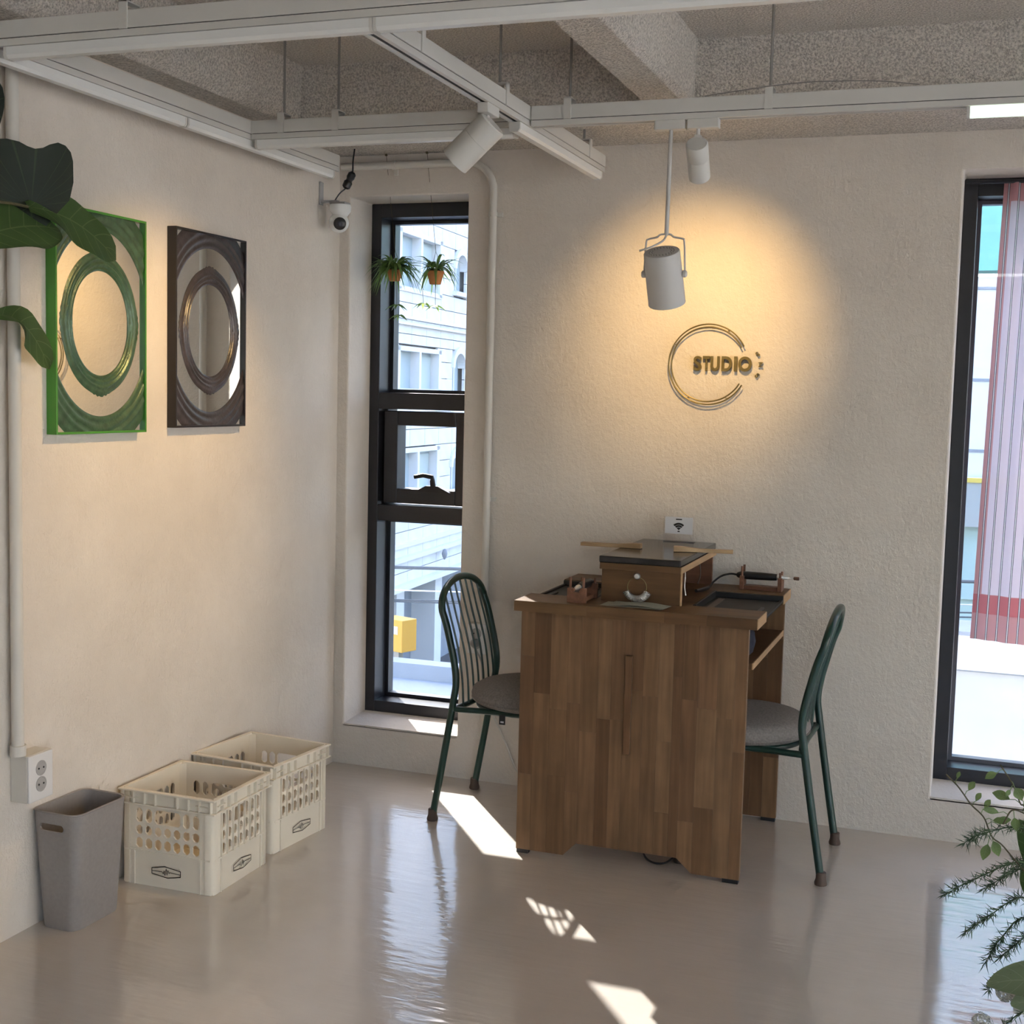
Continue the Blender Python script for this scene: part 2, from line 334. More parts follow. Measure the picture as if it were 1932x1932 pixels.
def leaf_mesh(b, mid, n_hint, width, prof, fold=.25, wave=0., nu=14, nv=6, seed=0):
    """leaf blade over a midrib polyline; UV u along, v across"""
    uvl = b.loops.layers.uv.verify(); rnd = random.Random(seed); ph = rnd.random()*6
    P = mid; k = len(P); grid = []
    for i in range(k):
        t = i/(k-1); tg = (P[min(i+1, k-1)]-P[max(i-1, 0)]).normalized(); sd = tg.cross(Vector(n_hint)).normalized(); nn = sd.cross(tg)
        w = width*prof(t); row = []
        for j in range(nv+1):
            s = j/nv*2-1
            p = P[i] + sd*s*w + nn*(abs(s)*w*fold + wave*w*sin(t*11+ph+(2 if s > 0 else 0))*abs(s)**1.5)
            row.append((b.verts.new(p), t, s))
        grid.append(row)
    for i in range(k-1):
        for j in range(nv):
            q = (grid[i][j], grid[i][j+1], grid[i+1][j+1], grid[i+1][j])
            f = b.faces.new([x[0] for x in q])
            for l, x in zip(f.loops, q): l[uvl].uv = (x[1], x[2])
    return b
def text_mesh(b, s, size, depth, place):
    """lettering as solid mesh; place = 4x4 matrix from text plane to target"""
    cu = bpy.data.curves.new('t', 'FONT'); cu.body = s; cu.size = size; cu.extrude = depth/2; cu.offset = size*.028; cu.align_x = 'CENTER'; cu.align_y = 'CENTER'; cu.resolution_u = 6
    o = bpy.data.objects.new('t', cu); COL.objects.link(o); bpy.context.view_layer.update()
    me = bpy.data.meshes.new_from_object(o.evaluated_get(bpy.context.evaluated_depsgraph_get())); bpy.data.objects.remove(o); bpy.data.curves.remove(cu)
    me.transform(place); b.from_mesh(me); bpy.data.meshes.remove(me); return b

# ------------------------------------------------------------------ room shell
XR, YB, ZC = 5.6, -7.2, 2.60     # right wall, rear wall, slab underside
b = bmn(); box(b, -.3, XR+.3, YB-.3, .40, -.12, 0)
struct(obj('floor', b, FLOOR), 'glossy grey-beige trowelled cement floor', 'floor')
W1 = (.046, .538, .165, 2.247); W2 = (2.303, 3.35, .150, 2.277)
fb = lambda u, d, z: (u, d, z)
b = wall_grid([-.3, W1[0], W1[1], W2[0], W2[1], XR+.3], [-.12, W2[2], W1[2], W1[3], W2[3], ZC+.2], [W1, W2], fb, 0, .40)
wb = struct(obj('wall_back', b, PLASTER, bevel=.006), 'warm white plastered wall with the lamp-lit sign and two tall windows', 'wall')
fl_ = lambda u, d, z: (d, u, z)
b = bmn(); box(b, -.3, 0, YB-.3, 0, -.12, ZC+.2)
struct(obj('wall_left', b, PLASTER), 'warm white plastered side wall where two framed mirrors hang', 'wall')
WR = [(2.85, 5.3, .15, 2.3)]
b = wall_grid([-.3, 2.85, 5.3, XR+.3], [-.12, .15, 2.3, ZC+.2], WR, fb, YB-.2, YB)
struct(obj('wall_rear', b, PLASTER), 'plastered wall behind the viewer with a broad opening added for daylight', 'wall')
WS = [(-6.6, -4.5, .15, 2.3), (-4.3, -2.2, .15, 2.3), (-2.0, -.3, .15, 2.3)]
b = wall_grid([YB, -6.6, -4.5, -4.3, -2.2, -2.0, -.3, 0], [-.12, .15, 2.3, ZC+.2], WS, fl_, XR, XR+.2)
struct(obj('wall_right', b, PLASTER), 'plastered side wall out of view with openings added for daylight', 'wall')
# ceiling with perimeter beam and one cross beam
ce = sempty('ceiling', 'rough sprayed grey ceiling with downstand beams', 'ceiling')
b = bmn(); box(b, -.3, XR+.3, YB-.3, .40, ZC, ZC+.2); obj('slab', b, POPCORN, ce)
b = bmn(); prism(b, [(-.56, 2.425), (-.54, 2.402), (0, 2.402), (0, ZC), (-.58, ZC)], 'x', 0, XR); obj('perimeter_beam', b, POPCORN, ce)
b = bmn(); prism(b, [(1.35, ZC), (1.36, 2.42), (1.375, 2.402), (1.49, 2.402), (1.508, 2.42), (1.52, ZC)], 'y', YB, -.56); obj('cross_beam', b, POPCORN, ce)
b = bmn(); prism(b, [(0, 2.41), (.10, 2.41), (.13, 2.44), (.15, ZC), (0, ZC)], 'y', YB, -.56); obj('edge_beam', b, POPCORN, ce)
# rear and side glazing (unseen, added to let daylight brighten the room)
def glazing(name, axis, wl, d0, label):
    o = sempty(name, label, 'window'); b = bmn(); g = bmn()
    for (u0, u1, z0, z1) in wl:
        um = (u0+u1)/2
        for (a, c, e, f_) in ((u0, u0+.05, z0, z1), (u1-.05, u1, z0, z1), (um-.03, um+.03, z0, z1), (u0, u1, z0, z0+.05), (u0, u1, z1-.05, z1)):
            if axis == 'y': box(b, a, c, d0, d0+.06, e, f_)
            else: box(b, d0, d0+.06, a, c, e, f_)
        if axis == 'y': box(g, u0, u1, d0+.02, d0+.026, z0, z1)
        else: box(g, d0+.02, d0+.026, u0, u1, z0, z1)
    obj('frame', b, CHAR, o); obj('pane', g, GLASS, o)
glazing('added_window_rear', 'y', WR, YB-.12, 'added glazed front behind the viewer for daylight'); glazing('added_window_side', 'x', WS, XR+.08, 'added glazed side window out of view for daylight')

# ------------------------------------------------------------------ window beside the corner
YF, YG, YO = .192, .315, .375     # frame face, glass, outer face
w1 = sempty('window_1', 'tall narrow charcoal-framed window by the corner, awning sash in its middle', 'window')
x0, x1 = W1[0], W1[1]
b = bmn(); box(b, x0, x0+.043, YF, YO, .165, 2.247); box(b, x1-.043, x1, YF, YO, .165, 2.247)
box(b, x0+.043, x1-.043, YF, YO, .175, .222); box(b, x0+.043, x1-.043, YF, YO, 2.192, 2.247)
obj('frame', b, CHAR, w1, bevel=.002)
for z0, z1 in ((.972, 1.037), (1.428, 1.494)):
    b = bmn(); box(b, x0+.043, x1-.043, YF+.002, YO-.004, z0, z1); obj('transom', b, CHAR, w1, bevel=.002)
def bead(z0, z1, t=.014):
    b = bmn(); a, c = x0+.043, x1-.043
    box(b, a, a+t, YG-.02, YG+.02, z0, z1); box(b, c-t, c, YG-.02, YG+.02, z0, z1); box(b, a+t, c-t, YG-.02, YG+.02, z0, z0+t); box(b, a+t, c-t, YG-.02, YG+.02, z1-t, z1)
    return b
for z0, z1 in ((.222, .972), (1.494, 2.192)):
    gp = bmn(); box(gp, x0+.05, x1-.05, YG, YG+.006, z0+.005, z1-.005); gp = obj('pane', gp, GLASS, w1)
    obj('glazing_bead', bead(z0, z1), CHAR, gp)
b = bmn(); a, c = x0+.058, x1-.058
box(b, a, a+.06, .215, .30, 1.045, 1.42); box(b, c-.06, c, .215, .30, 1.045, 1.42); box(b, a+.06, c-.06, .215, .30, 1.045, 1.105); box(b, a+.06, c-.06, .215, .30, 1.362, 1.42)
box(b, x0+.043, a, .25, .34, 1.037, 1.428); box(b, c, x1-.043, .25, .34, 1.037, 1.428)
sash = obj('sash', b, CHAR, w1, bevel=.003)
b = bmn(); box(b, a+.05, c-.05, .262, .268, 1.10, 1.37); obj('pane', b, GLASS, sash)
b = bmn(); prism(b, [(.255, 1.098), (.405, 1.098), (.355, 1.122), (.300, 1.122)], 'y', .195, .222)
tube(b, [(.33, .205, 1.115), (.33, .196, 1.145), (.335, .18, 1.16), (.30, .172, 1.166), (.262, .17, 1.158)], [.012, .011, .01, .009, .008], 8)
obj('handle', b, BLACKP, sash, 40)
b = bmn(); prism(b, [(0, .156), (0, .1655), (YF, .176), (YF, .16)], 'x', x0, x1); obj('sill', b, PLASTER, w1)

# ------------------------------------------------------------------ window at the right edge of the picture
w2 = sempty('window_2', 'tall charcoal-framed fixed window behind a striped cloth', 'window')
x0, x1 = W2[0], W2[1]
b = bmn(); box(b, x0, x0+.046, YF, YO, .15, 2.277); box(b, x1-.046, x1, YF, YO, .15, 2.277)
box(b, x0+.046, x1-.046, YF, YO, .162, .210); box(b, x0+.046, x1-.046, YF, YO, 2.217, 2.277); obj('frame', b, CHAR, w2, bevel=.002)
gp = bmn(); box(gp, x0+.05, x1-.05, YG, YG+.006, .215, 2.212); gp = obj('pane', gp, GLASS, w2)
b = bmn(); t = .014; a, c = x0+.046, x1-.046
box(b, a, a+t, YG-.02, YG+.02, .21, 2.217); box(b, c-t, c, YG-.02, YG+.02, .21, 2.217); box(b, a+t, c-t, YG-.02, YG+.02, .21, .21+t); box(b, a+t, c-t, YG-.02, YG+.02, 2.217-t, 2.217)
obj('glazing_bead', b, M('grey_gasket', (.13, .13, .15), .4), gp)
b = bmn(); prism(b, [(0, .14), (0, .1505), (YF, .163), (YF, .15)], 'x', x0, x1); obj('sill', b, PLASTER, w2)

# ------------------------------------------------------------------ workbench
D = thing('workbench', 'walnut-stained workbench of glued staves standing against the sign wall', 'workbench', (1.405, -.365, 0))
ox, oy = 1.405, -.365
def stave_box(parent, x0, x1, y0, y1, z0, z1, mat, bot=None, name='stave'):
    """one stave; bot = (z at x0, z at x1) for a cut lower end. World coordinates in, origin at its middle."""
    c = Vector(((x0+x1)/2, (y0+y1)/2, (z0+z1)/2)); b = bmn(); g = .00015
    box(b, x0+g-c.x, x1-g-c.x, y0-c.y, y1-c.y, z0+g-c.z, z1-g-c.z)
    if bot:
        for v in b.verts:
            if v.co.z < 0: v.co.z = (bot[0] if v.co.x < 0 else bot[1]) - c.z
    o = obj(name, b, mat, parent); o.location = c - Vector((ox, oy, 0)); return o
def low_edge(x):           # outline of the cut-out at the foot of the front panel
    pts = [(0, .012), (1.195, .012), (1.238, .056), (1.568, .056), (1.617, .012), (3, .012)]
    for (a, za), (c, zc) in zip(pts, pts[1:]):
        if a <= x <= c: return za + (zc-za)*(x-a)/(c-a)
def upright_panel(name, xa, xb, y0, y1, z1, cut, seed):
    rnd = random.Random(seed); core = bmn()
    prism(core, [(xa-ox+.002, .08), (xb-ox-.002, .08), (xb-ox-.002, z1-.002), (xa-ox+.002, z1-.002)], 'y', (y0+y1)/2-oy-.002, (y0+y1)/2-oy+.002)
    pn = obj(name, core, WOODZ, D)
    xs = [xa]; br = [1.195, 1.238, 1.568, 1.617] if cut else []
    while xs[-1] < xb-.02:
        nx = xs[-1] + rnd.uniform(.042, .066)
        for q in br:
            if xs[-1] + .004 < q < nx + .016: nx = q; break
        xs.append(min(nx, xb) if xb-nx > .02 else xb)
    for a, c in zip(xs, xs[1:]):
        zz = z1; first = True
        while True:
            L = rnd.uniform(.10, .42) if first else rnd.uniform(.2, .5); first = False
            zb = zz - L
            if zb < .16:
                e0, e1 = (low_edge(a+1e-6), low_edge(c-1e-6)) if cut else (.012, .012)
                stave_box(pn, a, c, y0, y1, .05, zz, WOODZ, (e0, e1)); break
            stave_box(pn, a, c, y0, y1, zb, zz, WOODZ); zz = zb
    return pn
fpn = upright_panel('front_panel', 1.033, 1.768, -.695, -.673, .805, True, 3)
upright_panel('back_panel', 1.045, 1.782, -.032, -.010, .805, False, 8)
for a, c, y in ((1.036, 1.075, -.684), (1.715, 1.765, -.684), (1.05, 1.10, -.021), (1.73, 1.78, -.021)):
    b = bmn(); box(b, a-ox, c-ox, y-oy-.012, y-oy+.012, 0, .0125); obj('foot_pad', b, BLACKP, D)
b = bmn(); box(b, 1.387-ox, 1.409-ox, -.709-oy, -.695-oy, .372, .690); obj('centre_strip', b, WOODZ, D, bevel=.002)
# top: lying staves, with a notch at each sitting side
core = bmn(); box(core, 1.245-ox, 1.560-ox, -.72-oy, -.008-oy, .803, .806); top = obj('bench_top', core, WOODX, D)
rnd = random.Random(5); ys = [-.725]
while ys[-1] < -.03: ys.append(min(ys[-1]+rnd.uniform(.040, .058), -.006))
NY0, NY1 = -.555, -.185
ys = sorted(set([y for y in ys if abs(y-NY0) > .018 and abs(y-NY1) > .018] + [NY0, NY1]))
for y0, y1 in zip(ys, ys[1:]):
    inn = NY0-.001 < y0 and y1 < NY1+.001
    xa, xb = (1.245, 1.560) if inn else (1.016, 1.797)
    x = xa
    while x < xb-.01:
        nx = x + rnd.uniform(.13, .34); nx = xb if xb-nx < .09 else nx
        stave_box(top, x, nx, y0, y1, .806, .840, WOODX); x = nx
b = bmn(); box(b, 1.795-ox, 1.799-ox, -.724-oy, NY0-oy, .807, .839); box(b, 1.795-ox, 1.799-ox, NY1-oy, -.007-oy, .807, .839); obj('edge_band', b, WOODEDGE, D)
def tray(xa, xb, side):
    b = bmn(); y0, y1 = NY0-oy, NY1-oy; xa -= ox; xb -= ox
    box(b, xa, xb, y0, y1, .815, .819)
    box(b, xa, xb, y0, y0+.010, .819, .838); box(b, xa, xb, y1-.010, y1, .819, .838)
    box(b, xa, xa+.010, y0+.01, y1-.01, .819, .842 if side > 0 else .826); box(b, xb-.010, xb, y0+.01, y1-.01, .819, .826 if side > 0 else .842)
    t = obj('inset_tray', b, BLACKM, D, bevel=.002)
    g = bmn(); cx = xb-.045 if side > 0 else xa+.03
    box(g, cx, cx+.012, y0+.03, y0+.17, .819, .826); obj('tray_grip', g, BLACKP, t, bevel=.002)
    g = bmn(); cx = xa+.025 if side > 0 else xb-.05
    box(g, cx, cx+.022, y0+.04, y1-.05, .819, .8215); obj('tray_liner', g, M('taupe_leather', (.16, .125, .105), .6), t)
tray(1.561, 1.799, 1); tray(1.016, 1.244, -1)
b = bmn(); box(b, 1.04-ox, 1.778-ox, -.673-oy, -.032-oy, .675, .693); obj('shelf', b, WOODX, D)
b = bmn(); box(b, 1.778-ox, 1.782-ox, -.673-oy, -.032-oy, .674, .694); obj('edge_band', b, WOODEDGE, D)

# riser box on the bench
R = thing('riser_box', 'open-sided wooden riser box with a black slab top, standing on the workbench', 'riser', (1.395, -.315, .840))
def rb(x0, x1, y0, y1, z0, z1): return box(bmn(), x0-1.395, x1-1.395, y0+.315, y1+.315, z0-.84, z1-.84)
obj('front_panel', rb(1.268, 1.528, -.590, -.574, .840, .944), WOODX, R, bevel=.001)
obj('back_panel', rb(1.268, 1.523, -.045, -.030, .840, .944), WOODRED, R, bevel=.001)
obj('top_board', rb(1.262, 1.531, -.598, -.020, .944, .965), WOODX, R, bevel=.001)
obj('slab_top', rb(1.260, 1.529, -.600, -.020, .965, .987), M('black_stone_slab', (.022, .021, .022), .16, 0, .2, 30), R, bevel=.003)
b = bmn(); lathe(b, [(.004, 0), (.005, .008), (.0095, .012), (.011, .018), (.008, .024), (0, .026)], 14, (1.390-1.395, -.590+.315, .929-.84), (0, -1, 0)); obj('knob', b, CHROME, R, 40)
b = bmn(); box(b, 1.5285-1.395, 1.5320-1.395, -.598+.315, -.02+.315, .944-.84, .965-.84); box(b, 1.528-1.395, 1.531-1.395, -.590+.315, -.574+.315, 0, .104); obj('edge_band', b, WOODEDGE, R)
# ring sizer hanging from the knob
T = thing('ring_sizer', 'silver ring sizer set hanging from the knob of the riser box', 'ring sizer', (1.390, -.604, .926)); T.scale = (1.1, 1.1, 1.1)
b = bmn(); tube(b, [(.0285*sin(a), 0, -.030-.0295*cos(a)+.0) for a in [2*pi*i/40 for i in range(40)]], .0011, 6, closed=True); obj('hoop', b, GOLD, T, 40)
for i in range(23):
    a = -1.12 + 2.24*i/22; cx, cz = .034*sin(a), -.030-.034*cos(a)
    b = bmn(); rr = .0085+.0028*i/22; tube(b, [(cx*1.04+rr*sin(t)*sin(a)*.95, rr*cos(t)*.8-.002, cz-.0+rr*sin(t)*-cos(a)*.95) for t in [2*pi*k/14 for k in range(14)]], .0012, 5, closed=True)
    obj('gauge_ring', b, CHROME, T, 40)
# leaflets
for i, (x, y, w, h, a, z, lb) in enumerate(((1.395, -.655, .20, .085, -.06, .8405, 'lower sage leaflet lying askew at the front edge of the bench'), (1.41, -.650, .19, .08, -.14, .8425, 'upper sage leaflet lying under the hanging ring sizer'))):
    b = bmn(); n = 8
    for k in range(n):
        u0, u1 = -w/2+w*k/n, -w/2+w*(k+1)/n; f = lambda u: .003*(1+sin(u*30+i)) if i else .0012*(1+sin(u*25))
        vs = [b.verts.new((u, v, f(u))) for u, v in ((u0, -h/2), (u1, -h/2), (u1, h/2), (u0, h/2))]; b.faces.new(vs)
    bmesh.ops.remove_doubles(b, verts=b.verts[:], dist=1e-5); bmesh.ops.solidify(b, geom=b.faces[:], thickness=.0006)
    o = obj('leaflet', b, LEAFLET, None, 40); o.location = (x, y, z); o.rotation_euler = (0, 0, a); tag(o, lb, 'leaflet', 'leaflets on the bench')
# bench pins on the slab
def pin(name, x0, x1, y, rz, flip, label):
    b = bmn(); L = x1-x0; n = 10; pts_t = []; rnd = random.Random(int(x0*100))
    for k in range(n+1):
        t = k/n; w = .016 + .004*sin(t*7+flip); h = (.011 if (t if flip else 1-t) > .45 else .011+.006*min(1, abs((t if flip else 1-t)-.45)*3))
        pts_t.append([b.verts.new((t*L-L/2, s*w, z)) for s, z in ((-1, 0), (1, 0), (1, h), (-1, h+.001*rnd.random()))])
    for A, B in zip(pts_t, pts_t[1:]):
        for j in range(4): b.faces.new((A[j], A[(j+1) % 4], B[(j+1) % 4], B[j]))
    b.faces.new(pts_t[0][::-1]); b.faces.new(pts_t[-1]); bmesh.ops.recalc_face_normals(b, faces=b.faces[:])
    o = obj(name, b, WOODPALE, None, bevel=.0015); o.location = ((x0+x1)/2, y, .9875); o.rotation_euler = (0, 0, rz)
    return tag(o, label, 'bench pin', 'bench pins on the slab')
pin('bench_pin', 1.125, 1.335, -.345, .05, 0, 'pale wooden bench pin sticking out from the slab toward the narrow window')
pin('bench_pin', 1.448, 1.645, -.335, .2, 1, 'pale wooden bench pin sticking out from the slab toward the pink cloth')
# handpiece rests and handpieces
def rest(name, loc, rz, label):
    t = thing(name, label, 'tool rest', loc, rz, 'tool rests on the bench')
    obj('base', box(bmn(), -.062, .062, -.020, .020, 0, .014), WOODRED, t, bevel=.001)
    for s in (-1, 1):
        b = bmn(); prism(b, [(-.031, 0), (.031, 0), (.031, .048), (.013, .048), (.009, .034), (-.009, .034), (-.013, .048), (-.031, .048)], 'x', s*.066-.007, s*.066+.007); obj('end_block', b, WOODRED, t, bevel=.001)
        for q in (-1, 1):
            b = bmn(); tube(b, [(s*.066, q*.022, .048), (s*.066, q*.022, .082 if s < 0 else .066)], .0042, 8); obj('dowel', b, WOODRED, t, 40)
    return t
def handpiece(name, loc, rz, label):
    t = thing(name, label, 'rotary tool', loc, rz, 'rotary handpieces on the rests')
    b = bmn(); lathe(b, [(.005, -.093), (.009, -.089), (.0125, -.080), (.0140, -.055), (.0135, -.01), (.0125, .030), (.0115, .046), (.009, .048)], 18, (0, 0, .0475), (1, 0, 0)); obj('grip', b, BLACKP, t, 40)
    b = bmn(); lathe(b, [(.009, .047), (.0095, .060), (.0075, .064), (.0065, .082), (.0035, .088), (.0018, .090), (.0016, .104)], 14, (0, 0, .0475), (1, 0, 0)); obj('collet', b, CHROME, t, 40)
    b = bmn(); lathe(b, [(.0018, .104), (.0058, .106), (.0062, .122), (.005, .124)], 12, (0, 0, .0475), (1, 0, 0)); obj('burr', b, WOODRED, t, 40)
    return t
rest('tool_rest', (1.708, -.090, .840), 0, 'hardwood handpiece rest at the wall end of the bench')
hp = handpiece('handpiece', (1.712, -.090, .840), 0, 'black rotary handpiece lying in the rest near the wall')
b = bmn(); tube(b, catmull([(-.090, 0, .0475), (-.115, 0, .049), (-.145, -.015, .040), (-.165, -.05, .022), (-.172, -.09, .007), (-.180, -.14, .005)]), .0036, 8); tube(b, [(-.172, -.10, .0075), (-.182, -.15, .0075), (-.196, -.19, .0075)], [.006, .0075, .006], 8); obj('cord', b, BLACKP, hp, 40)
rest('tool_rest', (1.213, -.615, .840), pi/2, 'hardwood handpiece rest by the sunlit corner of the bench')
hp = handpiece('handpiece', (1.213, -.612, .840), -pi/2, 'black rotary handpiece lying in the rest by the sunlit corner')
b = bmn(); tube(b, catmull([(-.090, 0, .0475), (-.13, .0, .045), (-.17, -.01, .03), (-.21, -.02, .010), (-.26, -.02, .0)]), .0036, 8); obj('cord', b, BLACKP, hp, 40)
# clear card stand with the wireless notice
T = thing('notice_stand', 'clear acrylic card stand with a wireless network notice on the black slab', 'notice', (1.403, -.070, .987))
GA = mat_glass('clear_acrylic', (.97, .97, .98), .8)
obj('acrylic_plate', box(bmn(), -.055, .055, -.002, .002, 0, .092), GA, T); obj('acrylic_foot', box(bmn(), -.055, .055, -.004, .035, 0, .003), GA, T)
cd_ = obj('paper_card', box(bmn(), -.050, .050, -.0032, -.0022, .030, .090), PAPER, T)
b = bmn()
for r_, w_ in ((.0270, .0070), (.0185, .0065), (.0105, .0055)):
    ps = [(0+r_*sin(a), .043+r_*cos(a)) for a in [(-.80+1.6*k/14) for k in range(15)]] + [((r_-w_)*sin(a), .043+(r_-w_)*cos(a)) for a in [(.80-1.6*k/14) for k in range(15)]]
    prism(b, ps, 'y', -.0036, -.0031)
prism(b, [(.003*cos(a), .047+.003*sin(a)) for a in [2*pi*k/12 for k in range(12)]], 'y', -.0036, -.0031)
for z, w_ in ((.080, .022), (.037, .008)): box(b, -w_/2, w_/2, -.0036, -.0031, z, z+.004)
obj('wireless_mark', b, INK, cd_)
# small hangers under the slab and pouch on the shelf
o = obj('hanging_chain', tube(bmn(), catmull([(0, 0, 0), (.001, 0, -.03), (0, 0, -.06), (.004, .002, -.088)]), [.001]*6+[.002]*12+[.0028], 6), CHROME, None, 40); o.location = (1.512, -.45, .943); tag(o, 'thin silver chain hanging inside the open riser box', 'chain')
o = obj('hanging_strap', tube(bmn(), catmull([(0, 0, 0), (.004, 0, -.025), (.004, 0, -.05), (-.004, 0, -.075)]), .0022, 6), M('brown_leather', (.09, .06, .045), .6), None, 40); o.location = (1.518, -.25, .943); tag(o, 'thin brown strap hanging at the open side of the riser box', 'strap')
b = bmn(); rnd = random.Random(2); bmesh.ops.create_icosphere(b, subdivisions=3, radius=1)
for v in b.verts: v.co = Vector((v.co.x*.055, v.co.y*.060, max(-.05, v.co.z*.058)))*(1+.10*sin(v.co.x*9+v.co.y*7)+.06*rnd.random())
zmin = min(v.co.z for v in b.verts); [setattr(v.co, 'z', v.co.z-zmin) for v in b.verts]
o = obj('cloth_pouch', b, M('navy_cloth', (.018, .022, .040), .9, 0, .3, 40, .4, 120, .003), None, 60); o.location = (1.715, -.60, .693); tag(o, 'dark navy cloth pouch stuffed on the shelf under the bench top', 'pouch')
# cables by the bench
o = obj('floor_cable', tube(bmn(), catmull([(1.27, -.38, .052), (1.33, -.44, .035), (1.40, -.50, .018), (1.45, -.60, .006), (1.50, -.63, .006), (1.53, -.58, .010), (1.55, -.5, .05), (1.56, -.3, .2)]), .0035, 8), BLACKP, None, 40); tag(o, 'black cord drooping to the floor under the bench cut-out', 'cord')
o = obj('cord_adapter', box(bmn(), -.03, .03, -.02, .02, 0, .028), M('grey_white_plastic', (.5, .5, .5), .5), None, bevel=.004); o.location = (1.30, -.41, 0); o.rotation_euler = (0, 0, .5); tag(o, 'small grey adapter on the floor behind the bench cut-out', 'adapter')
o = obj('rubber_caster', lathe(bmn(), [(.012, 0), (.02, .004), (.02, .022), (.012, .03)], 14), RUBBER, None, 40); o.location = (1.49, -.40, 0); tag(o, 'small dark brown stopper on the floor beneath the bench', 'stopper')
o = obj('wall_cable', tube(bmn(), catmull([(.645, -.012, .40), (.68, -.010, .29), (.74, -.009, .17), (.80, -.010, .05), (.90, -.03, .006), (1.02, -.05, .006)]), .0035, 8), PVC, None, 40); tag(o, 'thin white cord running down the wall to the bench', 'cord')

# ------------------------------------------------------------------ chairs
def chair(name, loc, rz, label, with_tag):
    t = thing(name, label, 'chair', loc, rz, 'green wire-back chairs at the bench')
    R_ = .0125; HW = .203
    prof = [(0, .012), (.035, .215), (.070, .43), (.0785, .50), (.071, .565), (.055, .635), (.038, .70), (.022, .745)]
    fine = catmull([(x, 0, z) for x, z in prof], 5)
    arch = [(.022-.020*sin(a), HW*cos(a), .745+.095*sin(a)) for a in [pi*k/22 for k in range(1, 22)]]
    path = [(p.x, HW, p.z) for p in fine] + arch + [(p.x, -HW, p.z) for p in reversed(fine)]
    obj('back_loop', tube(bmn(), path, R_, 12), GREEN, t, 40)
    b = bmn(); tube(b, [(.075, -HW, .405), (.082, -HW*.5, .402), (.086, 0, .402), (.082, HW*.5, .402), (.075, HW, .405)], .010, 10); obj('rear_bar', b, GREEN, t, 40)
    def px(z):
        for a, c in zip(fine, fine[1:]):
            if a.z <= z <= c.z: return a.x + (c.x-a.x)*(z-a.z)/(c.z-a.z+1e-9)
        return .012
    for k in range(7):
        y = -HW + 2*HW*(k+1)/8; zt = .745+.095*math.sqrt(max(0, 1-(y/HW)**2)); xt = .022-.020*math.sqrt(max(0, 1-(y/HW)**2))
        pts = [(.088, y, .404), (.083, y, .49), (.070, y, .58), (.050, y, .66), (.034, y, .715), (xt, y, zt-.006)]
        obj('back_wire', tube(bmn(), catmull(pts, 3), .0037, 6), GREEN, t, 40)
    # seat ring and struts
    ring = [(.285+.185*cos(a), .185*sin(a), .402) for a in [2*pi*k/36 for k in range(36)]]
    obj('seat_ring', tube(bmn(), ring, .0095, 10, closed=True), GREEN, t, 40)
    for s in (-1, 1):
        obj('seat_rail', tube(bmn(), catmull([(.068, s*HW, .405), (.115, s*.196, .404), (.19, s*.178, .402), (.26, s*.180, .402)], 5), .0105, 10), GREEN, t, 40)
        obj('front_leg', tube(bmn(), [(.415, s*.125, .398), (.435, s*.155, .2), (.452, s*.182, .012)], .0115, 12), GREEN, t, 40)
        for x, y in ((0, s*HW), (.4525, s*.183)):
            obj('rubber_foot', lathe(bmn(), [(.019, 0), (.020, .006), (.016, .020), (.0155, .040), (.013, .042)], 14, (x, y, 0)), RUBBER, t, 40)
    b = bmn(); lathe(b, [(0, .405), (.185, .405), (.209, .419), (.218, .440), (.213, .460), (.188, .475), (.12, .484), (0, .486)], 40, (.292, 0, 0)); obj('seat', b, SEATF, t, 60)
    b = bmn(); tube(b, [(.292+.2145*cos(a), .2145*sin(a), .428) for a in [2*pi*k/40 for k in range(40)]], .0032, 6, closed=True); obj('piping', b, SEATF, t, 40)
    if with_tag:
        b = box(bmn(), .24, .262, -.2005, -.199, .368, .402); g = obj('fabric_tag', b, BLACKP, t); obj('tag_print', box(bmn(), .245, .257, -.2012, -.2004, .374, .380), PAPER, g)
    return t
chair('wire_back_chair', (.655, -.305, 0), 0, 'dark green wire-back chair by the narrow window, sunlight on its grey seat', True)
chair('wire_back_chair', (2.006, -.390, 0), pi, 'dark green wire-back chair seen side on between the bench and the pink cloth', False)

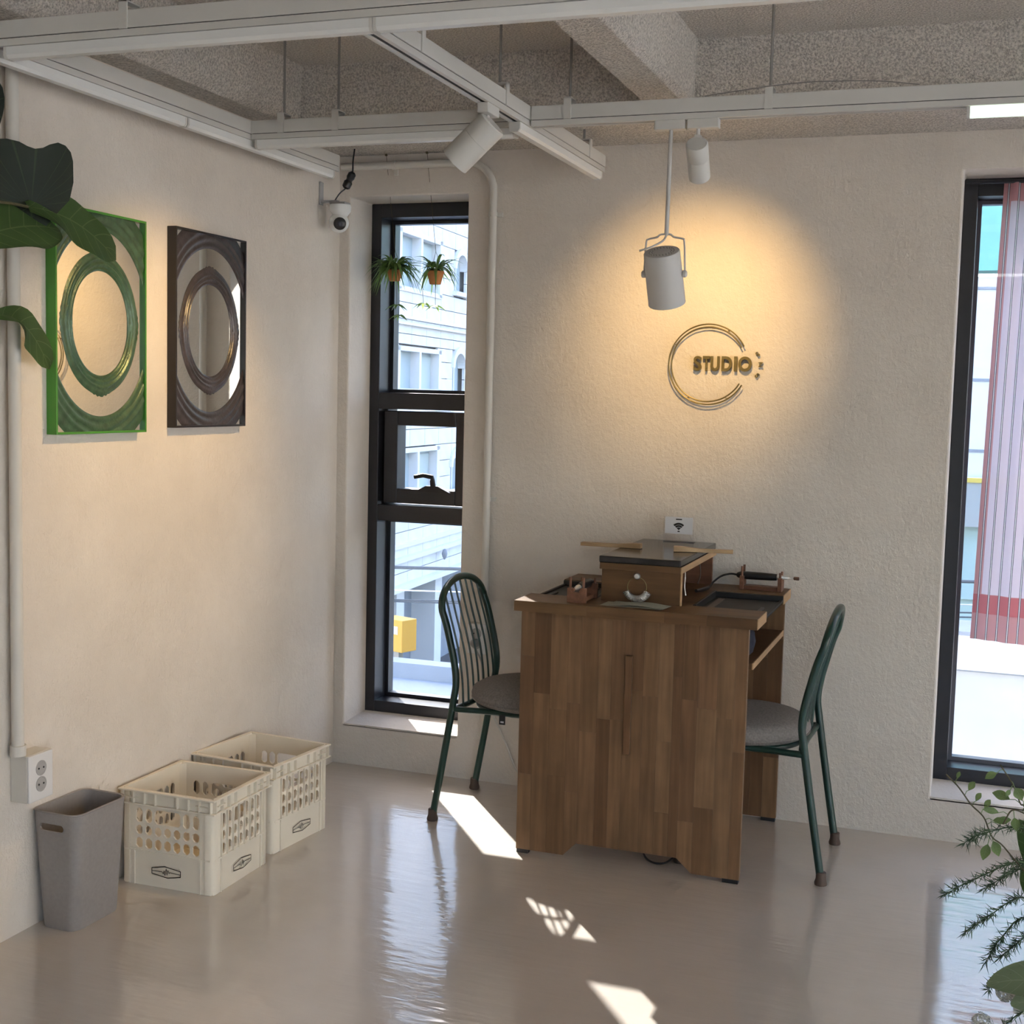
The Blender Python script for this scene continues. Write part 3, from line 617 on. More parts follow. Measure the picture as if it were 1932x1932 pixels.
# ------------------------------------------------------------------ crates
def cell_panel(us, zs, holes, merged, inset=.0045, ch=.006):
    """flat panel in (u, z) with chamfered openings; holes = set of cells, merged = list of wider openings (u0,u1,z0,z1)"""
    b = bmn()
    def quad(p): b.faces.new([b.verts.new((x, 0, z)) for x, z in p])
    def opening(u0, u1, z0, z1):
        a0, a1, c0, c1 = u0+inset, u1-inset, z0+inset, z1-inset; k = min(ch, (a1-a0)*.45, (c1-c0)*.45)
        o = [(a0+k, c0), (a1-k, c0), (a1, c0+k), (a1, c1-k), (a1-k, c1), (a0+k, c1), (a0, c1-k), (a0, c0+k)]
        R = [(u0, z0), (u1, z0), (u1, z1), (u0, z1)]
        quad([R[0], R[1], o[1], o[0]]); quad([R[1], o[2], o[1]]); quad([R[1], R[2], o[3], o[2]]); quad([R[2], o[4], o[3]])
        quad([R[2], R[3], o[5], o[4]]); quad([R[3], o[6], o[5]]); quad([R[3], R[0], o[7], o[6]]); quad([R[0], o[0], o[7]])
    for m_ in merged: opening(*m_)
    for i in range(len(us)-1):
        for j in range(len(zs)-1):
            uc, zc = (us[i]+us[i+1])/2, (zs[j]+zs[j+1])/2
            if any(m_[0] < uc < m_[1] and m_[2] < zc < m_[3] for m_ in merged): continue
            if (i, j) in holes: opening(us[i], us[i+1], zs[j], zs[j+1])
            else: quad([(us[i], zs[j]), (us[i+1], zs[j]), (us[i+1], zs[j+1]), (us[i], zs[j+1])])
    bmesh.ops.remove_doubles(b, verts=b.verts[:], dist=1e-5)
    for f in b.faces: f.normal_update()
    bmesh.ops.recalc_face_normals(b, faces=b.faces[:]); bmesh.ops.solidify(b, geom=b.faces[:], thickness=.005)
    return b
CW, CD, CH = .322, .318, .292
def crate(name, loc, rz, label, logos):
    t = thing(name, label, 'crate', loc, rz, 'ivory plastic crates by the wall')
    for side in range(4):
        w = CW if side % 2 == 0 else CD; dpt = CD if side % 2 == 0 else CW
        e = .046; n = 7; us = [-w/2+.010, -w/2+e] + [-w/2+e+(w-2*e)*k/n for k in range(1, n)] + [w/2-e, w/2-.010]; zs = [0, .108, .150, .188, .240, CH]
        holes = {(i, j) for i in range(1, n+1) for j in (1, 2, 3)}
        if side % 2: holes = {(i, j) for i in range(1, n+1) for j in (1, 2, 3)}
        b = cell_panel(us, zs, holes, [(us[3], us[6], zs[3], zs[4])], .0045, .008)
        mt = Matrix.Rotation(side*pi/2, 4, 'Z') @ Matrix.Translation((0, -dpt/2+.004, 0)); bmesh.ops.transform(b, matrix=mt, verts=b.verts[:])
        obj('side_panel', b, CRATE, t)
        # raised ribs on the outside: verticals between slots, a ledge, the lower plate outline
        b = bmn()
        if side % 2:
            for u in us[1:-1]: box(b, u-.0018, u+.0018, -.0065, 0, .108, .246)
        for u in (-w/2+e, w/2-e): box(b, u-.002, u+.002, -.004, 0, .0, .104)
        box(b, -w/2+.012, w/2-.012, -.003, 0, .103, .108)
        bmesh.ops.transform(b, matrix=mt, verts=b.verts[:]); rb_ = obj('rib', b, CRATE, t)
    for sx in (-1, 1):
        for sy in (-1, 1):
            b = bmn(); c = [(sx*(CW/2-.030), sy*(CD/2-.001)), (sx*(CW/2-.012), sy*(CD/2-.002)), (sx*(CW/2-.002), sy*(CD/2-.012)), (sx*(CW/2-.001), sy*(CD/2-.030)), (sx*(CW/2-.007), sy*(CD/2-.030)), (sx*(CW/2-.014), sy*(CD/2-.014)), (sx*(CW/2-.030), sy*(CD/2-.007))]
            prism(b, c, 'z', .001, CH-.005); obj('corner_post', b, CRATE, t, 50)
    # flared rim: two ledges joined by ribs
    def ringbox(b, o, i, z0, z1):
        for (x0, x1, y0, y1) in ((-CW/2-o, CW/2+o, -CD/2-o, -CD/2+i), (-CW/2-o, CW/2+o, CD/2-i, CD/2+o), (-CW/2-o, -CW/2+i, -CD/2+i, CD/2-i), (CW/2-i, CW/2+o, -CD/2+i, CD/2-i)): box(b, x0, x1, y0, y1, z0, z1)
    b = bmn(); ringbox(b, .007, .004, CH-.006, CH); ringbox(b, .0075, .002, CH-.046, CH-.041); obj('rim', b, CRATE, t, bevel=.0015)
    b = bmn()
    for k in range(9):
        u = -CW/2+.008 + (CW-.016)*k/8
        if k in (4,): continue
        for s in (-1, 1): box(b, u-.0015, u+.0015, s*CD/2-.0065, s*CD/2+.0065, CH-.041, CH-.005); box(b, s*CW/2-.0065, s*CW/2+.0065, u*CD/CW-.0015, u*CD/CW+.0015, CH-.041, CH-.005)
    for z in (CH-.024,):
        for s in (-1, 1):
            for q in (-1, 1): box(b, q*CW/2-q*.040-.020, q*CW/2-q*.040+.020, s*CD/2-.006, s*CD/2+.006, z-.001, z+.001); box(b, s*CW/2-.006, s*CW/2+.006, q*CD/2-q*.040-.020, q*CD/2-q*.040+.020, z-.001, z+.001)
    obj('rim_rib', b, CRATE, t)
    obj('base', box(bmn(), -CW/2+.006, CW/2-.006, -CD/2+.006, CD/2-.006, .002, .009), CRATE, t)
    for side in logos:
        dpt = CD if side % 2 == 0 else CW; b = bmn(); w, h, k = .050, .017, .0028
        def line(p, q, wd=.0024):
            p = Vector((p[0], 0, p[1])); q = Vector((q[0], 0, q[1])); d = (q-p).normalized(); n = Vector((-d.z, 0, d.x))*wd/2; p = p-d*wd*.4; q = q+d*wd*.4
            vs = [b.verts.new(x) for x in (p+n, p-n, q-n, q+n)]; b.faces.new(vs)
        hexp = [(-w, -h*.55), (-w, h*.45), (-.006, h), (w, h*.55), (w, -h*.45), (.006, -h)]
        for p, q in zip(hexp, hexp[1:]+hexp[:1]): line(p, q)
        pl = [(-w, -.001), (-.014, .0), (-.010, -.006), (-.007, .004), (-.004, -.010), (0, .011), (.003, -.008), (.006, .007), (.010, -.002), (.013, .001), (w, -.001)]
        for p, q in zip(pl, pl[1:]): line(p, q, .0018)
        bmesh.ops.solidify(b, geom=b.faces[:], thickness=.0006)
        bmesh.ops.transform(b, matrix=Matrix.Rotation(side*pi/2, 4, 'Z') @ Matrix.Translation((0, -dpt/2-.0021, .052)), verts=b.verts[:])
        obj('logo', b, INK, t, label='black outlined hexagon with a pulse line')
    return t
crate('milk_crate', (.182, -1.262, 0), 0, 'ivory plastic crate beside the grey bin, two hexagon logos showing', (0, 1))
crate('milk_crate', (.180, -.868, 0), -.10, 'ivory plastic crate nearer the room corner, one hexagon logo showing', (1,))
# ------------------------------------------------------------------ bin
T = thing('waste_bin', 'grey rounded plastic waste bin with a slot handle against the side wall', 'bin', (.083, -1.690, 0), -.03)
def rrect(hx, hy, r, n=6): return [(sx*(hx-r)+r*cos(a), sy*(hy-r)+r*sin(a)) for sx, sy, a0 in ((1, 1, 0), (-1, 1, pi/2), (-1, -1, pi), (1, -1, 1.5*pi)) for a in [a0+pi/2*k/n for k in range(n+1)]]
b = bmn(); rings = []
BH = .332
for z, g in ((0, 0), (.004, .002), (BH, .021), (BH, .0185), (.008, .0), (.008, -.02)):
    inn = -.0035 if z in (.008,) or g == .0185 else 0
    rings.append([b.verts.new((x, y, z)) for x, y in rrect(.0585+g+inn, .098+g*.6+inn, .030)])
nn = len(rings[0])
for A, B in zip(rings, rings[1:]):
    for j in range(nn): b.faces.new((A[j], A[(j+1) % nn], B[(j+1) % nn], B[j]))
b.faces.new(rings[0][::-1]); b.faces.new(rings[-1])
body = obj('body', b, BIN, T, 35)
# cut the handle slot with a boolean, then drop the cutter
cut = bmn(); pts = [(-.036+.011*cos(a), .290+.011*sin(a)) for a in [pi/2+pi*k/8 for k in range(9)]] + [(.022+.011*cos(a), .290+.011*sin(a)) for a in [-pi/2+pi*k/8 for k in range(9)]]
prism(cut, pts, 'y', -.16, -.06); co = obj('cutter', cut, BIN, T)
md = body.modifiers.new('slot', 'BOOLEAN'); md.object = co; md.operation = 'DIFFERENCE'
bpy.context.view_layer.update(); nm = bpy.data.meshes.new_from_object(body.evaluated_get(bpy.context.evaluated_depsgraph_get())); body.modifiers.clear(); body.data = nm; bpy.data.objects.remove(co)
b = bmn(); tube(b, [(x, y, BH-.001) for x, y in rrect(.0585+.0205, .098+.0125, .030)], .0026, 6, closed=True); obj('rim', b, BIN, T, 40)
b = bmn(); tube(b, [(x*1.04, -.098-.0205*.53, z) for x, z in pts], .0014, 6, closed=True); obj('slot_edge', b, BIN, T, 40)

# ------------------------------------------------------------------ framed mirrors on the side wall
def mirror(name, y0, y1, z0, z1, fm, om, label):
    d = .033; cy, cz = (y0+y1)/2, (z0+z1)/2; t = thing(name, label, 'mirror', (0, cy, z0), 0, 'framed mirrors on the side wall')
    hy, hz = (y1-y0)/2, (z1-z0)/2; k = .0065
    b = bmn()
    for (a, c, e, f) in ((-hy, -hy+k, 0, 2*hz), (hy-k, hy, 0, 2*hz), (-hy+k, hy-k, 0, k), (-hy+k, hy-k, 2*hz-k, 2*hz)): box(b, 0, d, a, c, e, f)
    obj('frame', b, fm, t, bevel=.0008)
    obj('glass', box(bmn(), .012, .0225, -hy+k, hy-k, k, 2*hz-k), MIRROR, t)
    def ring(nm, ai, zi, ao, zo, seed):
        rnd = random.Random(seed); b = bmn(); NA, NR = 144, 20; rows = []
        orn = [rnd.random() for _ in range(NA)]
        for i in range(NA):
            a = 2*pi*i/NA
            near = max(0, 1-min(abs((a-q+pi) % (2*pi)-pi) for q in (0, pi/2, pi, 1.5*pi))/.30)     # carved bosses at the four ends
            row = []
            for j in range(NR+1):
                u = j/NR; ex = 1+.035*near*u*(1+.5*sin(a*60))
                h = .0004 + .0045*(.25+.75*sin(pi*min(1, u*1.05)))*(1 if 0 < j < NR else 0)
                h += .0021*(sin(u*24)) * (1 if .08 < u < .62 else .25)*(1 if 0 < j < NR else 0)
                if near > 0 and 0 < j < NR: h += .0022*near*abs(sin(a*34+u*9))*abs(sin(u*13+orn[i]*2))
                elif u > .62 and j < NR: h += .0007*abs(sin(a*72))
                row.append(b.verts.new((.0226+max(.0002, h), (ai+(ao-ai)*u)*ex*cos(a), hz+(zi+(zo-zi)*u)*ex*sin(a))))
            rows.append(row)
        for i in range(NA):
            A, B = rows[i], rows[(i+1) % NA]
            for j in range(NR): b.faces.new((A[j], A[j+1], B[j+1], B[j]))
        for co, no in (((0, -hy+k, 0), (0, -1, 0)), ((0, hy-k, 0), (0, 1, 0)), ((0, 0, k), (0, 0, -1)), ((0, 0, 2*hz-k), (0, 0, 1))):
            bmesh.ops.bisect_plane(b, geom=b.verts[:]+b.edges[:]+b.faces[:], plane_co=co, plane_no=no, clear_outer=True)
        if nm.startswith('inner'): obj(nm, b, om, t, 50); return
        b2 = b.copy()
        for bb, sg in ((b, 1), (b2, -1)):
            bmesh.ops.bisect_plane(bb, geom=bb.verts[:]+bb.edges[:]+bb.faces[:], plane_co=(0, 0, hz), plane_no=(0, 0, -sg), clear_outer=True)
            obj('outer_ornament_arc', bb, om, t, 50)
    q = hz*2/.63
    ring('inner_ornament', .126*q, .149*q, .174*q, .203*q, 1); ring('outer_ornament', .226*q, .266*q, .308*q, .362*q, 2)
mirror('framed_mirror', -1.719, -1.308, 1.359, 1.984, MGREEN, PGREEN, 'mirror in a bright green frame with green oval ornaments, partly behind fig leaves')
mirror('framed_mirror', -1.155, -.742, 1.369, 1.992, MBLACK, PPLUM, 'mirror in a black frame with plum-black oval ornaments, nearer the corner')

# ------------------------------------------------------------------ sign on the back wall
T = thing('studio_sign', 'brass sign reading STUDIO inside an open ring on the back wall', 'sign', (1.476, 0, 1.622))
for r_, nm in ((.1415, 'outer_ring'), (.1315, 'inner_ring')):
    pts = [(r_*cos(a), -.024, r_*sin(a)) for a in [RAD(27)+RAD(303)*k/90 for k in range(91)]]
    b = bmn(); tube(b, pts, .0026, 8); obj(nm, b, GOLD, T, 40)
for a in (60, 150, 240, 300):
    b = bmn(); tube(b, [(.1365*cos(RAD(a)), -.024, .1365*sin(RAD(a))), (.1365*cos(RAD(a)), 0, .1365*sin(RAD(a)))], .002, 6); obj('standoff', b, GOLD, T, 40)
TM = Matrix(((1, 0, 0, 0), (0, 0, -1, 0), (0, 1, 0, 0), (0, 0, 0, 1)))    # text plane to wall plane, facing the room
lx = {'S': (-.0393, .027), 'T': (-.0073, .025), 'U': (.0236, .031), 'D': (.0654, .036), 'I': (.0967, .0100), 'O': (.1301, .047)}
for ch, (x, w_) in lx.items():
    b = text_mesh(bmn(), ch, .073, .016, TM)
    for ax_, c_, sz in ((0, x, w_), (2, .003, .053)):
        lo, hi = min(v.co[ax_] for v in b.verts), max(v.co[ax_] for v in b.verts)
        for v in b.verts: v.co[ax_] = c_ + (v.co[ax_]-(lo+hi)/2)/(hi-lo)*sz
    for v in b.verts: v.co.y -= .012
    obj('letter', b, GOLD, T, label='brass letter ' + ch)
for ch, x, z, a in (('S', .173, .038, .75), ('Z', .184, .001, 0), ('S', .173, -.036, -.75)):
    b = text_mesh(bmn(), ch, .023, .010, Matrix.Translation((x, -.008, z)) @ TM @ Matrix.Rotation(a, 4, 'Z')); obj('small_letter', b, GOLD, T, label='small brass letter ' + ch)

# ------------------------------------------------------------------ pipes and sockets
T = thing('conduit_pipe', 'white painted conduit pipe bending down the back wall beside the narrow window', 'pipe', (.648, 0, .62))
pts = [(.02, -.022, 2.358), (.54, -.022, 2.358)] + [(.54+.108*sin(a), -.022, 2.25+.108*cos(a)) for a in [pi/2*k/8 for k in range(1, 9)]] + [(.648, -.022, .615)]
b = bmn(); tube(b, [(x-.648, y, z-.62) for x, y, z in pts], .0145, 12); obj('tube', b, PVC, T, 40)
for x, z, v in ((.24, 2.358, 0), (.648, 2.165, 1), (.648, 1.10, 1)):
    b = bmn()
    if v: tube(b, [(x-.648, -.022, z-.62-.008), (x-.648, -.022, z-.62+.008)], .0172, 12); box(b, x-.648-.006, x-.648+.032, -.006, 0, z-.628, z-.612)
    else: tube(b, [(x-.648-.008, -.022, z-.62), (x-.648+.008, -.022, z-.62)], .0172, 12); box(b, x-.648-.008, x-.648+.008, -.006, 0, z-.62-.035, z-.62+.01)
    obj('pipe_clip', b, PVC, T, 40)
def socket(name, loc, rz, label, w, h, d):
    t = thing(name, label, 'socket', loc, rz); obj('box', box(bmn(), -w/2, w/2, -d, 0, 0, h), PVC, t, bevel=.003)
    pl = obj('face_plate', box(bmn(), -w/2+.001, w/2-.001, -d-.006, -d, .001, h-.001), M('glossy_white_plate', (.80, .78, .77), .12), t, bevel=.002)
    for k in (0, 1):
        z = h*(.34+.34*k); b = bmn(); lathe(b, [(.021, .0), (.021, .0012), (.018, .0014), (.0172, .0006), (0, .0006)], 24, (0, -d-.006, z), (0, -1, 0))
        s = obj('outlet', b, M('grey_outlet_well', (.42, .40, .39), .4), pl, 40); b = bmn()
        for q in (-1, 1): lathe(b, [(.0027, 0), (.0027, .0016), (0, .0017)], 8, (q*.0095, -d-.006, z), (0, -1, 0))
        obj('pin_hole', b, DARKSLOT, s)
    return t
s_ = socket('wall_socket', (.625, 0, .505), 0, 'double wall socket at the foot of the conduit, seen through the chair back', .075, .118, .034)
b = bmn(); lathe(b, [(.016, 0), (.017, .020), (.009, .032), (0, .034)], 14, (0, -.040, .045), (0, -1, 0)); tube(b, catmull([(0, -.07, .045), (.012, -.068, .02), (.02, -.03, -.03), (.02, -.012, -.10)]), .0035, 8); obj('plug', b, M('grey_plug', (.30, .29, .28), .5), s_, 40)
T = thing('conduit_pipe', 'grey painted conduit pipe running down the side wall to the low socket box', 'pipe', (.024, -1.872, .505))
b = bmn(); tube(b, [(0, 0, 0), (0, 0, 1.92)], .0165, 12); obj('tube', b, PVC, T, 40)
b = bmn(); tube(b, [(0, 0, 0), (0, 0, .028)], .0215, 12); obj('coupling', b, PVC, T, 40)
socket('wall_socket', (0, -1.826, .375), pi/2, 'double wall socket with a glossy plate low on the side wall above the bin', .098, .130, .055)

# ------------------------------------------------------------------ security camera in the corner
T = thing('security_camera', 'white dome security camera on a grey bracket in the room corner', 'camera', (.085, -.160, 2.215))
LG = M('grey_bracket', (.42, .41, .40), .5)
b = bmn(); box(b, -.085, -.079, -.015, .015, -.02, .065); box(b, -.083, -.010, -.011, .011, -.012, -.004); box(b, -.035, .03, -.024, .024, -.020, -.012); obj('bracket', b, LG, T, bevel=.002)
b = bmn(); lathe(b, [(.038, -.021), (.041, -.028), (.039, -.045), (.028, -.062), (.020, -.066)], 24, (0, 0, 0)); obj('base_cup', b, WHITEL, T, 40)
b = bmn(); bmesh.ops.create_uvsphere(b, u_segments=24, v_segments=16, radius=.0375, matrix=Matrix.Translation((-.004, -.004, -.088))); obj('ball_head', b, WHITEL, T, 60)
b = bmn(); dv = Vector((.55, -.80, -.22)).normalized(); c = Vector((-.004, -.004, -.088)); lathe(b, [(.024, .026), (.0235, .0325), (.016, .037), (0, .0385)], 20, c, dv); ln = obj('lens_face', b, BLACKP, T, 40)
b = bmn(); lathe(b, [(.0105, .0375), (.0105, .0400), (.008, .0405), (.007, .0385), (0, .0388)], 16, c, dv); obj('lens', b, M('lens_glass', (.03, .03, .04), .05), ln, 40)
T = thing('cable_plug', 'black plug coupling dangling on a cable in front of the corner', 'plug', (.115, -.150, 2.285))
b = bmn(); lathe(b, [(.008, -.034), (.0155, -.028), (.0165, -.008), (.012, -.002), (.0125, .004), (.0155, .010), (.015, .026), (.007, .034)], 14, (0, 0, 0), (.42, .1, .9)); obj('body', b, BLACKP, T, 40)
b = bmn(); tube(b, catmull([(.013, .003, .03), (.012, .006, .07), (.016, .01, .118)]), .0028, 8); tube(b, catmull([(-.013, -.003, -.03), (-.035, -.01, -.05), (-.058, -.012, -.085), (-.052, -.010, -.098)]), .0026, 8); obj('cable', b, BLACKP, T, 40)

# ------------------------------------------------------------------ ceiling rails
ZB, ZT0, ZT1, ZM = 2.262, 2.290, 2.306, 2.348     # light bar bottom, track bottom, track top, beam top
def rail(name, ax, c, a0, a1, label, hangers, lights, lit=()):
    """ax: axis it runs along; c: middle in the other axis"""
    t = thing(name, label, 'ceiling rail', (0, 0, 0), 0, 'white ceiling track rails')
    def bx(b, u0, u1, v0, v1, z0, z1): return box(b, u0, u1, c+v0, c+v1, z0, z1) if ax == 'x' else box(b, c+v0, c+v1, u0, u1, z0, z1)
    obj('beam', bx(bmn(), a0, a1, -.0225, .0225, ZT1+.002, ZM), WHITEP, t, bevel=.0015)
    b = bmn(); bx(b, a0, a1, -.0205, -.008, ZT0, ZT1); bx(b, a0, a1, .008, .0205, ZT0, ZT1); bx(b, a0, a1, -.008, .008, ZT0+.010, ZT1); tr = obj('track', b, WHITEP, t)
    b = bmn(); bx(b, a0+.004, a1-.004, -.0079, .0079, ZT0+.004, ZT0+.010); bx(b, a0+.004, a1-.004, -.0185, .0185, ZT1, ZT1+.002); obj('slot', b, DARKSLOT, tr)
    for h in hangers:
        b = bmn(); bx(b, h-.011, h+.011, -.026, -.0225, ZT1, ZM+.020); bx(b, h-.011, h+.011, .0225, .026, ZT1, ZM+.020); bx(b, h-.011, h+.011, -.026, .026, ZM+.018, ZM+.021); hb = obj('hanger', b, WHITEP, t)
        p = (h, c) if ax == 'x' else (c, h); zt = 2.60
        b = bmn(); tube(b, [(p[0], p[1], ZM+.02), (p[0], p[1], zt)], .0042, 8); obj('rod', b, GREYROD, hb, 40)
    return t
def light_bar(name, ax, c, a0, a1, label, mat=None):
    t = thing(name, label, 'light bar', (0, 0, 0), 0, 'linear light bars under the rails')
    prof = [(-.0165, ZT0-.001), (-.0165, ZB+.008), (-.011, ZB), (.011, ZB), (.0165, ZB+.008), (.0165, ZT0-.001)]
    b = bmn(); prism(b, [(c+u, z) for u, z in prof], ax, a0, a1); obj('diffuser', b, mat or WHITEL, t, 30)
    for a in (a0, a1):
        b = bmn(); u0, u1 = (a-.002, a+.006) if a == a0 else (a-.006, a+.002)
        q = [(c+u*1.03, z if z > ZB+.02 else z-.0008) for u, z in prof]; prism(b, q, ax, u0, u1); obj('end_cap', b, WHITEP, t)
    return t
rail('track_rail', 'y', .135, -4.4, -.31, 'white track rail along the top of the side wall', (-2.8,), ())
rail('track_rail', 'x', -.905, .158, 1.054, 'short white track rail between the side wall rail and the rail to the back wall', (.265, .457), ())
rail('track_rail', 'x', -.905, 1.102, 4.4, 'white track rail crossing over the bench, pendant lamp hanging from it', (1.215, 1.80, 3.2), ())
rail('track_rail', 'x', -2.065, .158, 4.6, 'white track rail nearest the viewer along the picture top', (.52, 2.9), ())
rail('track_rail', 'y', 1.078, -2.042, -.105, 'white track rail running out to the back wall, large spotlight on it', (-.30, -1.13, -1.72), ())
light_bar('light_bar', 'y', .135, -1.27, -.34, 'unlit white light bar over the side wall beyond its joint toward the corner')
light_bar('light_bar', 'y', .135, -2.20, -1.278, 'unlit white light bar over the side wall above the green-framed mirror')
light_bar('light_bar', 'x', -.905, .17, 1.050, 'unlit white light bar on the crossing rail by the corner')
light_bar('light_bar', 'x', -2.065, .18, 1.14, 'unlit white light bar nearest the viewer over the fig leaves')
light_bar('light_bar', 'x', -2.065, 1.145, 2.10, 'unlit white light bar nearest the viewer at the top middle of the picture')
light_bar('light_bar', 'y', 1.078, -1.0, -.125, 'unlit white light bar under the rail pointing at the back wall')
LIT = emis('lit_tube_diffuser', (.80, 1.0, .82), .5)
light_bar('light_bar', 'x', -.905, 2.325, 3.3, 'lit greenish white light bar on the crossing rail above the pink cloth', LIT)
light_bar('light_bar', 'x', -2.065, 2.375, 3.35, 'lit greenish white light bar at the top right edge of the picture', LIT)
FILL_TUBE = emis('added_fill_tube', (1.0, .86, .69), 3)  # fill tubes added behind the camera to brighten the room
rail('track_rail', 'x', -3.9, .158, 4.4, 'added white track rail behind the viewer carrying the fill bars', (1.2, 3.2), ())
for i_, x_ in enumerate((.3, 1.7, 3.1)): light_bar('light_bar', 'x', -3.9, x_, x_+1.2, 'added warm white fill bar behind the viewer, ' + ('toward the side wall', 'in the middle', 'toward the glazing')[i_], FILL_TUBE)
o = obj('loose_wire', tube(bmn(), catmull([(1.62, -.93, 2.349), (1.75, -.93, 2.362), (1.9, -.93, 2.372), (2.08, -.93, 2.366), (2.2, -.93, 2.350)]), .0016, 6), GREYROD, None, 40); tag(o, 'thin loose wire arching over the crossing rail', 'wire')

# ------------------------------------------------------------------ spotlights
def spot_light(loc, d, power, size, blend, col, r=.02):
    l = bpy.data.lights.new('warm_spot', 'SPOT'); l.energy = power; l.spot_size = RAD(size); l.spot_blend = blend; l.color = col; l.shadow_soft_size = r
    o = bpy.data.objects.new('warm_spot', l); COL.objects.link(o); o.location = loc; o.rotation_euler = Vector(d).to_track_quat('-Z', 'Y').to_euler(); return o
WARM = (1, .65, .25)
def adapter(t, x, y, ax):
    hx, hy = (.045, .016) if ax == 'x' else (.016, .045)
    obj('track_adapter', box(bmn(), x-hx, x+hx, y-hy, y+hy, ZT0-.026, ZT0+.001), WHITEP, t, bevel=.002)
def cyl_spot(name, label, ax, ad, pivot, d, r, L, group='cylinder spotlights'):
    t = thing(name, label, 'spotlight', (0, 0, 0), 0, group); adapter(t, ad[0], ad[1], ax)
    b = bmn(); tube(b, [(pivot[0], pivot[1], ZT0-.02), (pivot[0], pivot[1], pivot[2]+.012)], .006, 8); box(b, pivot[0]-.009, pivot[0]+.009, pivot[1]-.009, pivot[1]+.009, pivot[2]-.002, pivot[2]+.022); obj('yoke', b, WHITEP, t, 40)
    d = Vector(d).normalized(); o = Vector(pivot) - d*.03 + Vector((0, 0, -r*.75)); bk = o
    b = bmn(); lathe(b, [(r*.9, 0), (r, .004), (r, L*.42), (r*.985, L*.425), (r, L*.43), (r, L), (r*.93, L), (r*.90, L-.025), (0, L-.028)], 32, bk, d); obj('housing', b, WHITEP, t, 40)
    b = bmn(); lathe(b, [(r*.62, L-.0285), (r*.62, L-.0265), (0, L-.026)], 20, bk, d); obj('lamp_lens', b, emis('lit_lamp_lens_'+name, WARM, 8), t, 40)
    b = bmn()
    for k in range(8): a = 2*pi*k/8; e1 = d.orthogonal().normalized(); e2 = d.cross(e1); p = bk+(e1*cos(a)+e2*sin(a))*r*.8; tube(b, [p-d*.0012, p+d*.001], .0016, 6)
    obj('rear_screw', b, CHROME, t, 40)
    return bk + d*(L+.004), d
p, d = cyl_spot('track_spotlight', 'large white cylinder spotlight tilted toward the side wall mirrors', 'y', (1.078, -1.215), (1.070, -1.215, 2.255), (-.80, .0, -.72), .0435, .150)
spot_light(p, Vector((-.93, -.02, -.80)), 25, 78, .9, WARM)
p, d = cyl_spot('wall_spotlight', 'small white cylinder spotlight aimed at the sign wall beside the pendant', 'x', (1.615, -.905), (1.600, -.905, 2.225), (-.08, .80, -.62), .0315, .125)
spot_light(p, Vector((-.18, .93, -.41)), 25, 68, 1.0, WARM, .015)
# pendant can lamp
T = thing('pendant_lamp', 'grey can pendant lamp hanging on a rod before the sign wall', 'pendant lamp', (0, 0, 0)); px_, py_ = 1.519, -.905
adapter(T, px_, py_, 'x')
b = bmn(); tube(b, [(px_+.002, py_, ZT0-.024), (px_-.001, py_, 1.968)], .0062, 10); obj('rod', b, M('grey_painted_metal', (.60, .58, .56), .45), T, 40)
GM = MATS['grey_painted_metal']; cx_ = px_-.004
b = bmn(); tube(b, catmull([(cx_-.060, py_, 1.857), (cx_-.058, py_, 1.90), (cx_-.056, py_, 1.948), (cx_-.050, py_, 1.957), (cx_-.025, py_, 1.962), (cx_-.014, py_, 1.970), (cx_+.014, py_, 1.970), (cx_+.025, py_, 1.962), (cx_+.050, py_, 1.957), (cx_+.056, py_, 1.948), (cx_+.059, py_, 1.90), (cx_+.061, py_, 1.857)], 4), .0028, 8); obj('yoke', b, GM, T, 40)
ax_ = Vector((.03, .44, -.90)).normalized(); bk = Vector((cx_, py_, 1.855)) - ax_*.070
b = bmn(); lathe(b, [(.0500, 0), (.0525, .003), (.0535, .05), (.0545, .158), (.051, .158), (.047, .12), (0, .115)], 40, bk, ax_); cn = obj('can', b, GM, T, 40)
b = bmn(); e1 = ax_.orthogonal().normalized(); e2 = ax_.cross(e1)
for rr, nn_ in ((.036, 24), (.028, 18)):
    for k in range(nn_): a = 2*pi*k/nn_; q = bk+(e1*cos(a)+e2*sin(a))*rr; tube(b, [q-ax_*.0006, q+ax_*.002], .0015, 6)
obj('vent_hole', b, DARKSLOT, cn)
for s in (-1, 1): b = bmn(); lathe(b, [(.009, 0), (.0105, .003), (.0105, .010), (.007, .013)], 14, (cx_+s*.054, py_, 1.857), (s, 0, 0)); obj('side_knob', b, GM, T, 40)
b = bmn(); tube(b, catmull([(px_, py_, 1.97), (px_-.006, py_-.02, 1.950), (px_-.03, py_-.05, 1.930), (px_-.066, py_-.055, 1.918)]), .0030, 8); obj('cord', b, GM, T, 40)

# ------------------------------------------------------------------ striped cloth in the right window
b = bmn(); uvl = b.loops.layers.uv.verify(); nu, nv = 90, 20; Wd = .62; H0, H1 = .690, 2.252; g = []
for j in range(nv+1):
    v = j/nv; row = []
    for i in range(nu+1):
        u = i/nu; x = 2.403 + .028*v + u*Wd*(.98+.02*(1-v)); y = .135 + .010*sin(u*58+v*.8)*(.45+.55*v) + .004*sin(u*23)
        row.append((b.verts.new((x, y, H0+(H1-H0)*v-.020*(1-v)*u*1.5)), u*Wd*1.06, (H1-H0)*v))
    g.append(row)
for j in range(nv):
    for i in range(nu):
        q = (g[j][i], g[j][i+1], g[j+1][i+1], g[j+1][i]); f = b.faces.new([x[0] for x in q])
        for l, x in zip(f.loops, q): l[uvl].uv = (x[1], x[2])
T = thing('window_cloth', 'pink and lilac striped cloth curtain hanging in the right-hand window', 'curtain', (0, 0, 0)); obj('cloth', b, CLOTH, T, 60)
